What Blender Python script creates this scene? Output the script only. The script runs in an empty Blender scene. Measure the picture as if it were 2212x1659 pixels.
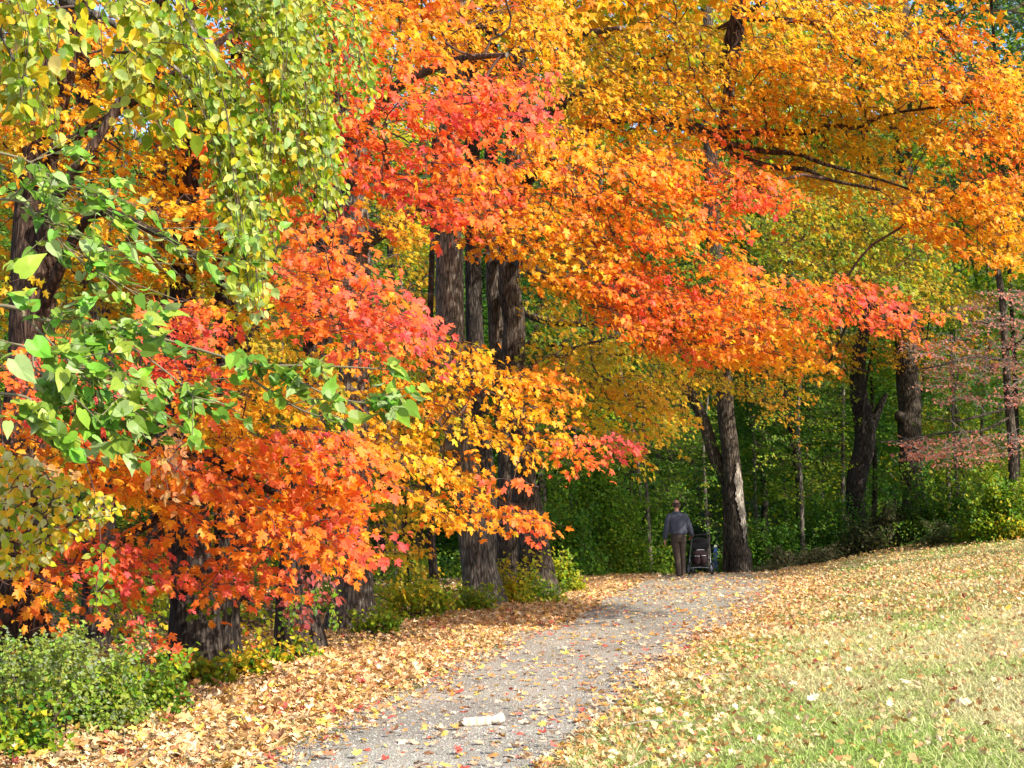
import bpy, math
import numpy as np
from mathutils import Vector, Matrix

R = math.radians
C = bpy.context.scene.collection
sc = bpy.context.scene
rng = np.random.default_rng(7)

# ------------------------------------------------------------------ camera
F = 3072.0                      # focal length in units of a 2212 px wide picture (50 mm lens, 36 mm sensor)
HOR = 1080.0                    # height of the horizon in that picture
PITCH = math.atan((HOR - 829.5) / F)
EYE = 1.6
cam_d = bpy.data.cameras.new('camera'); cam_d.lens = 50; cam_d.sensor_width = 36
cam_d.clip_end = 2000; cam_d.clip_start = 0.05
cam = bpy.data.objects.new('camera', cam_d); C.objects.link(cam)
cam.location = (0, 0, EYE); cam.rotation_euler = (math.pi / 2 + PITCH, 0, 0)
sc.camera = cam

# ------------------------------------------------------------------ light
SUN_EL = R(38); SUN_AZ = math.atan2(0.78, -0.62)
TOSUN = Vector((math.sin(SUN_AZ) * math.cos(SUN_EL), math.cos(SUN_AZ) * math.cos(SUN_EL), math.sin(SUN_EL)))
w = bpy.data.worlds.new('World'); sc.world = w; w.use_nodes = True
nt = w.node_tree; bg = nt.nodes['Background']
sky = nt.nodes.new('ShaderNodeTexSky'); sky.sky_type = 'NISHITA'; sky.sun_disc = False
sky.sun_elevation = SUN_EL; sky.sun_rotation = SUN_AZ
nt.links.new(sky.outputs[0], bg.inputs[0]); bg.inputs[1].default_value = 0.15
sd = bpy.data.lights.new('sun', 'SUN'); sd.energy = 4.6; sd.angle = R(0.5); sd.color = (1, .94, .84)
sun = bpy.data.objects.new('sun', sd); C.objects.link(sun)
sun.rotation_euler = (-TOSUN).to_track_quat('-Z', 'Y').to_euler(); sun.location = (20, -15, 20)
sc.view_settings.view_transform = 'Standard'; sc.view_settings.look = 'None'
sc.view_settings.exposure = 1.12; sc.view_settings.gamma = 1
sc.cycles.max_bounces = 8; sc.cycles.diffuse_bounces = 5; sc.cycles.transmission_bounces = 5
sc.cycles.glossy_bounces = 2; sc.cycles.use_denoising = True
sc.cycles.sample_clamp_indirect = 6

# ------------------------------------------------------------------ projection helpers
CP, SP = math.cos(PITCH), math.sin(PITCH)
def P(px, py, D):
    px = np.asarray(px, float); py = np.asarray(py, float); D = np.asarray(D, float)
    a = (px - 1106) / F; b = (829.5 - py) / F
    dy = CP - b * SP; dz = SP + b * CP
    s = D / dy
    return np.stack(np.broadcast_arrays(a * s, D, EYE + dz * s), -1)
def proj(p):
    y = p[..., 1]; z = p[..., 2] - EYE
    d = y * CP + z * SP; u = -y * SP + z * CP
    return 1106 + F * p[..., 0] / d, 829.5 - F * u / d

PY = np.array([2, 6, 8.5, 13.3, 18.2, 23.4, 30, 36, 45, 60])
PL = np.array([-4, -2.5, -1.55, -.68, .22, 1.0, 2.2, 3.5, 6.5, 12])
PR = np.array([-1.6, -.55, .28, 1.5, 2.95, 4.5, 5.7, 6.8, 10, 16])
def path_l(y): return np.interp(y, PY, PL)
def path_r(y): return np.interp(y, PY, PR)
def softplus(v, k=1.0): return k * np.logaddexp(0, np.asarray(v, float) / k)
def gz(x, y):
    x = np.asarray(x, float); y = np.asarray(y, float)
    yy = np.clip(y, 0, 60)
    rise = 0.125 * softplus(x - np.interp(yy, PY, PR) * .95 - .1, .8)
    rise = 3.5 * (1 - np.exp(-rise / 3.5))
    wx = 1 / (1 + np.exp((x - 9.0) / 1.0))
    fall = 0.06 * softplus(y - 34, 1.0); fall = 2.0 * (1 - np.exp(-fall / 2.0))
    left = 0.05 * softplus(np.interp(yy, PY, PL) - 2.6 - x, .5); left = 1.5 * (1 - np.exp(-left / 1.5))
    dip = .17 / (1 + np.exp(-(y - 26) / 2.5)) * wx
    return rise - fall * wx - left - dip + 0.02 * np.sin(x * 1.3 + y * .7) * np.cos(y * .9 - x * .4)

# ------------------------------------------------------------------ numpy noise
def _h(i, j, k, s):
    n = (i * 374761393 + j * 668265263 + k * 2147483647 + s * 974634777) & 0xffffffff
    n = ((n ^ (n >> 13)) * 1274126177) & 0xffffffff
    return ((n ^ (n >> 16)) & 0xffffff) / float(0xffffff)
def noise3(p, s=0):
    p = np.asarray(p, float); i = np.floor(p).astype(np.int64); f = p - i; f = f * f * (3 - 2 * f)
    r = 0
    for a in (0, 1):
        for b in (0, 1):
            for c in (0, 1):
                wgt = (f[..., 0] if a else 1 - f[..., 0]) * (f[..., 1] if b else 1 - f[..., 1]) * (f[..., 2] if c else 1 - f[..., 2])
                r = r + wgt * _h(i[..., 0] + a, i[..., 1] + b, i[..., 2] + c, s)
    return r

def unit(v): return v / np.maximum(np.linalg.norm(v, axis=-1, keepdims=True), 1e-9)

# ------------------------------------------------------------------ mesh accumulator
class Geo:
    def __init__(s): s.v = []; s.f = []; s.m = []; s.c = []; s.n = 0; s.sm = []
    def add(s, v, f, mat=0, col=None, smooth=False):
        v = np.asarray(v, np.float32).reshape(-1, 3); f = np.asarray(f, np.int64)
        s.v.append(v); s.f.append(f + s.n); s.m.append(np.full(len(f), mat, np.int32)); s.sm.append(np.full(len(f), smooth, bool))
        if col is None: col = np.ones((len(v), 3), np.float32) * .5
        s.c.append(np.broadcast_to(np.asarray(col, np.float32), (len(v), 3))); s.n += len(v)
    def build(s, name, mats, parent=None, loc=None):
        me = bpy.data.meshes.new(name)
        v = np.concatenate(s.v)
        off = np.zeros(3)
        if parent is not None: off = np.array(parent.location)
        if loc is not None: off = np.array(loc)
        v = v - off
        loops = np.concatenate([f.ravel() for f in s.f])
        tot = np.concatenate([np.full(len(f), f.shape[1]) for f in s.f])
        st = np.concatenate([[0], np.cumsum(tot)[:-1]])
        me.vertices.add(len(v)); me.vertices.foreach_set('co', v.astype(np.float32).ravel())
        me.loops.add(len(loops)); me.loops.foreach_set('vertex_index', loops.astype(np.int32))
        me.polygons.add(len(tot)); me.polygons.foreach_set('loop_start', st.astype(np.int32))
        me.polygons.foreach_set('material_index', np.concatenate(s.m))
        me.polygons.foreach_set('use_smooth', np.concatenate(s.sm))
        me.update(calc_edges=True)
        at = me.color_attributes.new('Col', 'FLOAT_COLOR', 'POINT')
        c4 = np.ones((len(v), 4), np.float32); c4[:, :3] = np.concatenate(s.c)
        at.data.foreach_set('color', c4.ravel())
        for m in (mats if isinstance(mats, (list, tuple)) else [mats]): me.materials.append(m)
        o = bpy.data.objects.new(name, me); C.objects.link(o)
        if parent is not None: o.parent = parent
        elif loc is not None: o.location = loc
        return o

def tag(o, label=None, cat=None, group=None, kind=None):
    if label: o['label'] = label
    if cat: o['category'] = cat
    if group: o['group'] = group
    if kind: o['kind'] = kind
    return o
def empty(name, loc, label, cat, group=None):
    o = bpy.data.objects.new(name, None); C.objects.link(o); o.location = [float(q) for q in loc]
    o.empty_display_size = .2
    return tag(o, label, cat, group)

def tubes(P0, P1, R0, R1, sides=4):
    P0 = np.asarray(P0, float).reshape(-1, 3); P1 = np.asarray(P1, float).reshape(-1, 3); n = len(P0)
    R0 = np.broadcast_to(R0, n); R1 = np.broadcast_to(R1, n)
    d = unit(P1 - P0); a = np.where(np.abs(d[:, 2:3]) > .9, np.array([[1., 0, 0]]), np.array([[0, 0, 1.]]))
    u = unit(np.cross(d, a)); v = np.cross(d, u)
    th = np.arange(sides) * 2 * math.pi / sides
    ring = u[:, None] * np.cos(th)[None, :, None] + v[:, None] * np.sin(th)[None, :, None]
    V = np.concatenate([P0[:, None] + ring * R0[:, None, None], P1[:, None] + ring * R1[:, None, None]], 1)
    k = np.arange(sides); k2 = (k + 1) % sides
    f = np.stack([k, k2, k2 + sides, k + sides], 1)
    Fc = (f[None] + (np.arange(n) * 2 * sides)[:, None, None]).reshape(-1, 4)
    return V.reshape(-1, 3), Fc

def spline(pts, n):
    """Catmull-Rom through rows of pts (any columns), n samples."""
    pts = np.asarray(pts, float); m = len(pts)
    if m == 2: t = np.linspace(0, 1, n)[:, None]; return pts[0] * (1 - t) + pts[1] * t
    q = np.concatenate([[2 * pts[0] - pts[1]], pts, [2 * pts[-1] - pts[-2]]])
    t = np.linspace(0, m - 1 - 1e-6, n); i = t.astype(int); f = (t - i)[:, None]
    a, b, c, d = q[i], q[i + 1], q[i + 2], q[i + 3]
    return .5 * ((2 * b) + (c - a) * f + (2 * a - 5 * b + 4 * c - d) * f ** 2 + (3 * b - a - 3 * c + d) * f ** 3)

def loft(geo, line, rad, sides=20, rough=0.0, flare=0, seed=0, mat=0, cap=True, ridge=14, col=None, smooth=True, ell=None):
    """A bent, tapering tube; rough adds bark ridges, flare spreads the foot."""
    line = np.asarray(line, float); n = len(line)
    d = unit(np.gradient(line, axis=0))
    u = np.zeros((n, 3)); ref = np.array([1., 0, 0]) if abs(d[0, 0]) < .8 else np.array([0, 0, 1.])
    for i in range(n):
        ref = ref - d[i] * (ref @ d[i]); ref = ref / np.linalg.norm(ref); u[i] = ref
    v = np.cross(d, u)
    th = np.arange(sides) * 2 * math.pi / sides
    rr = np.repeat(np.asarray(rad, float)[:, None], sides, 1)
    s = np.concatenate([[0], np.cumsum(np.linalg.norm(np.diff(line, axis=0), axis=1))])
    if rough:
        q = np.stack([np.cos(th)[None] * ridge / 3 + 0 * s[:, None], np.sin(th)[None] * ridge / 3 + 0 * s[:, None], s[:, None] * 2.2 + 0 * th[None]], -1)
        q1 = q + seed * 7.3
        rr = rr * (1 + rough * (np.abs(noise3(q1, seed) - .5) * 2 - .5) + rough * .9 * (noise3(q1 * np.array([.35, .35, .6]), seed + 3) - .5))
    if flare:
        lob = .5 + .5 * np.cos(th * 5 + seed)[None] * 1
        rr = rr * (1 + flare * np.exp(-np.maximum(s - .25, 0) / .28)[:, None] * (.5 + .7 * lob))
    ex, ey = (1, 1) if ell is None else ell
    V = line[:, None] + u[:, None] * (rr * np.cos(th) * ex)[..., None] + v[:, None] * (rr * np.sin(th) * ey)[..., None]
    k = np.arange(sides); k2 = (k + 1) % sides
    f = np.concatenate([np.stack([k + i * sides, k2 + i * sides, k2 + (i + 1) * sides, k + (i + 1) * sides], 1) for i in range(n - 1)])
    geo.add(V.reshape(-1, 3), f, mat, col, smooth)
    if cap:
        for idx in (0, n - 1):
            cv = np.concatenate([V[idx], line[idx][None]])
            geo.add(cv, np.stack([k, k2, np.full(sides, sides)], 1) if idx else np.stack([k2, k, np.full(sides, sides)], 1), mat, col, smooth)

# ------------------------------------------------------------------ leaves
def fan(outline, centre, droop=.25):
    o = [(x, y) for x, y in outline]; n = len(o)
    v = [(x, y, -droop * ((x - centre[0]) ** 2 + (y - centre[1]) ** 2) * 1.6) for x, y in o] + [(centre[0], centre[1], 0)]
    return np.array(v, float), np.array([(i, (i + 1) % n, n) for i in range(n)])
def mir(side, base, tip):
    return [base] + side + [tip] + [(-x, y) for x, y in side[::-1]]
MAPLE = fan(mir([(.36, -.04), (.26, .17), (.42, .26), (.56, .58), (.34, .50), (.17, .50), (.27, .76), (.10, .80)], (0, 0), (0, 1.02)), (0, .36), .35)
MAPLE_M = fan(mir([(.38, .0), (.27, .22), (.56, .58), (.18, .50), (.22, .76)], (0, 0), (0, 1.0)), (0, .4), .35)
MAPLE_S = fan([(0, 0), (.5, .5), (.16, .55), (0, 1), (-.16, .55), (-.5, .5)], (0, .4), .3)
OVATE = fan(mir([(.22, .06), (.36, .32), (.30, .62), (.12, .88)], (0, 0), (0, 1.05)), (0, .45), -.5)
HEART = fan(mir([(.17, -.09), (.36, .06), (.41, .30), (.31, .62), (.13, .92)], (0, 0), (0, 1.2)), (0, .42), -.6)
SMALL = (np.array([(0, 0, 0), (.27, .45, -.06), (0, 1, -.03), (-.27, .45, .09)]), np.array([(0, 1, 2), (0, 2, 3)]))
OAK = fan(mir([(.14, .10), (.10, .2), (.30, .30), (.13, .4), (.36, .56), (.14, .62), (.26, .82)], (0, 0), (0, 1.05)), (0, .45), -.9)

def leaves(geo, pos, nrm, tip, size, col, tmpl, mat=0, curl=None):
    T, Fa = tmpl; n = len(pos)
    nrm = unit(nrm); V = tip - nrm * np.sum(tip * nrm, -1, keepdims=True); V = unit(V); U = np.cross(V, nrm)
    size = np.broadcast_to(size, n)[:, None, None]
    if curl is None: curl = rng.uniform(-.3, 1.6, n)
    w_ = T[None, :, 2:3] * np.asarray(curl)[:, None, None]
    fold = np.abs(T[None, :, 0:1]) * rng.uniform(-.15, .45, n)[:, None, None]
    asp = rng.uniform(.78, 1.08, n)[:, None, None]
    verts = pos[:, None] + size * (U[:, None] * T[None, :, 0:1] * asp + V[:, None] * T[None, :, 1:2] + nrm[:, None] * (w_ + fold))
    faces = (Fa[None] + (np.arange(n) * len(T))[:, None, None]).reshape(-1, 3)
    geo.add(verts.reshape(-1, 3), faces, mat, np.repeat(col, len(T), 0))

RT = np.array([0, .18, .34, .48, .62, .76, .88, 1.0])
RC = np.array([(.045, .15, .012), (.17, .30, .015), (.46, .45, .02), (.82, .50, .02), (.92, .42, .016), (.89, .245, .018), (.88, .165, .045), (.84, .12, .105)])
def ramp(t, jit=.10):
    t = np.clip(t, 0, 1); c = np.stack([np.interp(t, RT, RC[:, i]) for i in range(3)], -1)
    g = 1 + jit * rng.normal(size=(len(t), 1)); h = 1 + .10 * rng.normal(size=(len(t), 3)) * np.array([.3, 1, 1])
    return np.clip(c * np.clip(g, .5, 1.35) * h, .004, .92)

CTRL = np.array([(650,50,.82),(900,50,.72),(1100,60,.55),(1000,30,.55),(820,200,.92),(700,350,.9),(1000,250,.95),(1150,200,1.0),
(1230,260,.52),(900,430,.95),(1050,400,.9),(1000,350,.82),(1200,400,.70),(1100,500,.66),(1290,450,.76),(1300,600,.8),(1400,600,.86),
(1500,700,.78),(1250,540,.55),(1650,430,.92),(1600,280,.9),(1350,350,.72),(1450,180,.6),(1300,100,.48),(1500,60,.52),(1700,100,.60),
(1600,200,.62),(1900,50,.60),(2050,100,.76),(2150,200,.70),(2150,350,.74),(2100,500,.66),(1900,300,.54),(1800,420,.54),(1750,300,.55),
(1900,650,.88),(2000,700,.98),(1750,640,.85),(1700,750,.66),(1600,850,.56),(1700,920,.82),(800,650,.9),(880,700,1.0),(720,760,.97),
(650,640,.85),(650,800,.56),(400,680,.99),(250,850,.95),(150,800,.85),(100,900,.76),(50,1050,.62),(300,1000,.66),(500,1000,.78),
(650,950,.82),(820,1000,.85),(600,1080,.86),(800,1130,.92),(700,1200,.86),(400,1130,.74),(300,1230,.92),(150,1180,.92),(60,1280,.70),
(200,1300,.78),(450,1250,.74),(330,1370,.97),(550,1270,.92),(950,760,.58),(1100,850,.60),(1180,850,.70),(1000,900,.5),(850,880,.5),
(1150,950,.54),(1250,930,.84),(1330,960,1.0),(1000,1050,.66),(900,1000,.6),(1100,1080,.82),(850,1080,.6),(300,100,.62),(200,60,.66),
(150,330,.62),(400,380,.72),(300,300,.55),(300,500,.56),(400,600,.42),(150,600,.5),(500,450,.78),(560,300,.82)], float)
def tfield(p):
    x, y = proj(p); d2 = (x[:, None] - CTRL[None, :, 0]) ** 2 + (y[:, None] - CTRL[None, :, 1]) ** 2 + 900
    w_ = d2 ** -1.7
    return (w_ * CTRL[None, :, 2]).sum(1) / w_.sum(1) - .035 - .05 * np.clip((x - 1250) / 500, 0, 1) * (y < 600)

def inpoly(x, y, poly):
    poly = np.asarray(poly, float); r = np.zeros(len(x), bool); j = len(poly) - 1
    for i in range(len(poly)):
        xi, yi = poly[i]; xj, yj = poly[j]
        r ^= ((yi > y) != (yj > y)) & (x < (xj - xi) * (y - yi) / (yj - yi + 1e-9) + xi); j = i
    return r
def polyarea(p):
    p = np.asarray(p, float); x, y = p[:, 0], p[:, 1]
    return .5 * abs(np.dot(x, np.roll(y, 1)) - np.dot(y, np.roll(x, 1)))
def sample_poly(poly, n):
    p = np.asarray(poly, float); out = []
    lo, hi = p.min(0), p.max(0); got = 0
    while got < n:
        q = rng.uniform(lo, hi, (n * 3 + 10, 2)); q = q[inpoly(q[:, 0], q[:, 1], p)]; out.append(q); got += len(q)
    return np.concatenate(out)[:n]

OUT = np.array([.45, -.55, .62])
def spray(geo, A, dirs, L, W, n, size, tf, tmpl, droop=.3, hang=.8, tj=.05, thick=.03, twig=1, face=OUT, fj=.42, col=None):
    """Flat drooping leaf sprays from the anchors A: leaves in slot 0, twigs in slot 1."""
    S = len(A)
    if S == 0: return
    L = np.broadcast_to(L, S) * rng.uniform(.7, 1.25, S); W = np.broadcast_to(W, S)
    side = unit(np.cross(dirs, np.array([0, 0, 1.])) + rng.normal(size=(S, 3)) * .15)
    u = rng.uniform(.02, 1, (S, n)); v = rng.uniform(-1, 1, (S, n)) * np.sin(math.pi * (.12 + .78 * u))
    pos = A[:, None] + dirs[:, None] * (L[:, None] * u)[..., None] + side[:, None] * (W[:, None] * v)[..., None]
    pos[..., 2] -= droop * L[:, None] * u ** 2 + .12 * np.abs(v) * W[:, None]
    pos = pos + rng.normal(size=pos.shape) * thick
    tp = dirs[:, None] * .5 + side[:, None] * (np.sign(v) * np.abs(v) ** .5 * .6)[..., None] + rng.normal(size=pos.shape) * .3
    tp[..., 2] -= hang
    nm = face + rng.normal(size=(S, 1, 3)) * .22 + rng.normal(size=pos.shape) * fj
    t = tf(A + dirs * (L * .5)[:, None])[:, None] + rng.normal(size=(S, 1)) * tj + .05 * (u - .4) + rng.normal(size=u.shape) * tj * .9
    t = t.ravel(); pos = pos.reshape(-1, 3)
    sz = size * np.clip(rng.normal(.92, .2, len(t)), .45, 1.35)
    cc = ramp(t) if col is None else np.clip(np.asarray(col) * (1 + .25 * rng.normal(size=(len(t), 1))) * (1 + .15 * rng.normal(size=(len(t), 3))), .01, .9)
    leaves(geo, pos, nm.reshape(-1, 3), tp.reshape(-1, 3), sz, cc, tmpl)
    if twig:
        q = [A]
        for k in (.33, .66, 1.0):
            e = A + dirs * (L * k)[:, None]; e[:, 2] -= droop * L * k * k; q.append(e + rng.normal(size=e.shape) * .015)
        for i in range(3):
            V, f = tubes(q[i], q[i + 1], .0035 - .0009 * i, .0028 - .0009 * i, 3); geo.add(V, f, 1)
        for i in (0, 1, 2):
            for sg in (-1, 1):
                e = q[i] + dirs * (L * .22)[:, None] + side * (sg * W * .7)[:, None]; e[:, 2] -= droop * L * .12 * i
                V, f = tubes(q[i], e, .0022, .001, 3); geo.add(V, f, 1)

def connect(geo, nodes, anchors, rmin=.003, mat=1, ex=.45, sag=.05):
    """Twigs and limbs: each anchor grows from the nearest wood built so far; thickness follows what it carries."""
    N = len(nodes); pts = [np.asarray(nodes, float)]; base = np.asarray(nodes, float)
    if not len(anchors): return
    d0 = np.min(np.linalg.norm(anchors[:, None] - base[None], axis=2), 1)
    order = np.argsort(d0); allp = np.zeros((N + len(anchors) * 3, 3)); allp[:N] = base; dist = np.zeros(len(allp)); cnt = N
    par = np.full(len(allp), -1); load = np.zeros(len(allp))
    for a in order:
        p = anchors[a]; dd = np.linalg.norm(allp[:cnt] - p, axis=1) + .25 * dist[:cnt]
        j = int(np.argmin(dd)); q = allp[j]; prev = j; L = np.linalg.norm(p - q)
        for k in (.35, .7, 1.0):
            r = q + (p - q) * k
            if k < 1: r = r + rng.normal(size=3) * L * .06 + np.array([0, 0, L * .10 * (1 - abs(2 * k - 1))])
            allp[cnt] = r; par[cnt] = prev; dist[cnt] = dist[prev] + L * .33; prev = cnt; cnt += 1
        load[prev] += 1
    for i in range(cnt - 1, N - 1, -1): load[par[i]] += load[i]
    idx = np.arange(N, cnt); r = rmin * np.maximum(load[idx], 1) ** ex
    rp = np.where(par[idx] >= N, rmin * np.maximum(load[par[idx]], 1) ** ex, r * 1.3); rp = np.minimum(rp, r * 1.5)
    V, f = tubes(allp[par[idx]], allp[idx], rp, r, 5); geo.add(V, f, mat, smooth=True)

# ------------------------------------------------------------------ materials
def newmat(name):
    m = bpy.data.materials.new(name); m.use_nodes = True; t = m.node_tree
    return m, t, t.nodes['Principled BSDF'], t.nodes['Material Output']
def leaf_mat(name, trans=.56, rough=.5, spec=.35):
    m, t, b, o = newmat(name)
    a = t.nodes.new('ShaderNodeAttribute'); a.attribute_name = 'Col'
    b.inputs['Roughness'].default_value = rough; b.inputs['Specular IOR Level'].default_value = spec
    tr = t.nodes.new('ShaderNodeBsdfTranslucent'); mx = t.nodes.new('ShaderNodeMixShader'); mx.inputs[0].default_value = trans
    g = t.nodes.new('ShaderNodeTexNoise'); g.inputs['Scale'].default_value = 45; g.inputs['Detail'].default_value = 2
    mr = t.nodes.new('ShaderNodeMapRange'); mr.inputs[3].default_value = .78; mr.inputs[4].default_value = 1.18
    mu = t.nodes.new('ShaderNodeVectorMath'); mu.operation = 'SCALE'
    co = t.nodes.new('ShaderNodeTexCoord')
    t.links.new(co.outputs['Object'], g.inputs['Vector']); t.links.new(g.outputs[0], mr.inputs[0])
    t.links.new(a.outputs['Color'], mu.inputs[0]); t.links.new(mr.outputs[0], mu.inputs['Scale'])
    t.links.new(mu.outputs[0], b.inputs['Base Color']); t.links.new(mu.outputs[0], tr.inputs['Color'])
    t.links.new(b.outputs[0], mx.inputs[1]); t.links.new(tr.outputs[0], mx.inputs[2]); t.links.new(mx.outputs[0], o.inputs[0])
    return m
def bark_mat(name, dark, light, scale=1.0, bump=.9, patch=None):
    m, t, b, o = newmat(name); N = t.nodes; Lk = t.links
    co = N.new('ShaderNodeTexCoord'); mp = N.new('ShaderNodeMapping'); mp.inputs['Scale'].default_value = (26 * scale, 26 * scale, 5.2 * scale)
    Lk.new(co.outputs['Object'], mp.inputs[0])
    n1 = N.new('ShaderNodeTexNoise'); n1.inputs['Scale'].default_value = 1; n1.inputs['Detail'].default_value = 6; n1.inputs['Roughness'].default_value = .62; n1.inputs['Distortion'].default_value = .6
    v = N.new('ShaderNodeTexVoronoi'); v.feature = 'DISTANCE_TO_EDGE'; v.inputs['Scale'].default_value = .8
    Lk.new(mp.outputs[0], n1.inputs['Vector'])
    ad = N.new('ShaderNodeVectorMath'); ad.operation = 'ADD'; Lk.new(mp.outputs[0], ad.inputs[0]); Lk.new(n1.outputs['Color'], ad.inputs[1]); Lk.new(ad.outputs[0], v.inputs['Vector'])
    ml = N.new('ShaderNodeMath'); ml.operation = 'MULTIPLY_ADD'; ml.use_clamp = True; ml.inputs[1].default_value = 1.6; Lk.new(v.outputs['Distance'], ml.inputs[0])
    sub = N.new('ShaderNodeMath'); sub.operation = 'MULTIPLY_ADD'; sub.inputs[1].default_value = 1.3; sub.inputs[2].default_value = -.5; Lk.new(n1.outputs[0], sub.inputs[0]); Lk.new(sub.outputs[0], ml.inputs[2])
    cr = N.new('ShaderNodeValToRGB'); cr.color_ramp.elements[0].position = .12; cr.color_ramp.elements[1].position = .85
    cr.color_ramp.elements[0].color = (*dark, 1); cr.color_ramp.elements[1].color = (*light, 1)
    Lk.new(ml.outputs[0], cr.inputs[0])
    big = N.new('ShaderNodeTexNoise'); big.inputs['Scale'].default_value = 1.7; big.inputs['Detail'].default_value = 4; Lk.new(co.outputs['Object'], big.inputs['Vector'])
    mr = N.new('ShaderNodeMapRange'); mr.inputs[1].default_value = .3; mr.inputs[2].default_value = .7; mr.inputs[3].default_value = .65; mr.inputs[4].default_value = 1.25; Lk.new(big.outputs[0], mr.inputs[0])
    mu = N.new('ShaderNodeVectorMath'); mu.operation = 'SCALE'; Lk.new(cr.outputs[0], mu.inputs[0]); Lk.new(mr.outputs[0], mu.inputs['Scale'])
    Lk.new(mu.outputs[0], b.inputs['Base Color']); b.inputs['Roughness'].default_value = .95; b.inputs['Specular IOR Level'].default_value = .15
    bp = N.new('ShaderNodeBump'); bp.inputs['Strength'].default_value = bump; bp.inputs['Distance'].default_value = .03
    Lk.new(ml.outputs[0], bp.inputs['Height']); Lk.new(bp.outputs[0], b.inputs['Normal'])
    return m
def plain(name, col, rough=.6, metal=0, bump=0, bscale=60, spec=.4, var=.15):
    m, t, b, o = newmat(name); N = t.nodes
    co = N.new('ShaderNodeTexCoord'); n = N.new('ShaderNodeTexNoise'); n.inputs['Scale'].default_value = bscale; n.inputs['Detail'].default_value = 4
    t.links.new(co.outputs['Object'], n.inputs['Vector'])
    mr = N.new('ShaderNodeMapRange'); mr.inputs[3].default_value = 1 - var; mr.inputs[4].default_value = 1 + var; t.links.new(n.outputs[0], mr.inputs[0])
    mu = N.new('ShaderNodeVectorMath'); mu.operation = 'SCALE'; mu.inputs[0].default_value = col; t.links.new(mr.outputs[0], mu.inputs['Scale'])
    t.links.new(mu.outputs[0], b.inputs['Base Color'])
    b.inputs['Roughness'].default_value = rough; b.inputs['Metallic'].default_value = metal; b.inputs['Specular IOR Level'].default_value = spec
    if bump:
        bp = N.new('ShaderNodeBump'); bp.inputs['Strength'].default_value = bump; bp.inputs['Distance'].default_value = .01
        t.links.new(n.outputs[0], bp.inputs['Height']); t.links.new(bp.outputs[0], b.inputs['Normal'])
    return m
LEAF = leaf_mat('leaf'); GLEAF = leaf_mat('glossy_green_leaf', .40, .45, .4); DRY = leaf_mat('dry_leaf', .15, .6, .3); GRASS = leaf_mat('grass_blade', .3, .5, .35)
BARK = bark_mat('maple_bark', (.022, .016, .012), (.15, .115, .085))
BARKG = bark_mat('grey_bark', (.05, .042, .034), (.30, .25, .20))
BARKR = bark_mat('reddish_bark', (.024, .013, .009), (.125, .075, .05))
BARKD = bark_mat('dark_shaded_bark', (.014, .011, .009), (.085, .066, .052))  # dark trunks; on the left maples the darkness stands in for shade
TWIG = plain('twig_bark', (.075, .042, .03), .85, bscale=30)
TWIGP = plain('pale_twig', (.30, .26, .22), .8, bscale=30)
STEM = plain('green_stem', (.16, .13, .07), .7, bscale=30)
PEEL = plain('pale_bare_wood', (.36, .30, .23), .8, bump=.6, bscale=25, var=.3)

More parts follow.
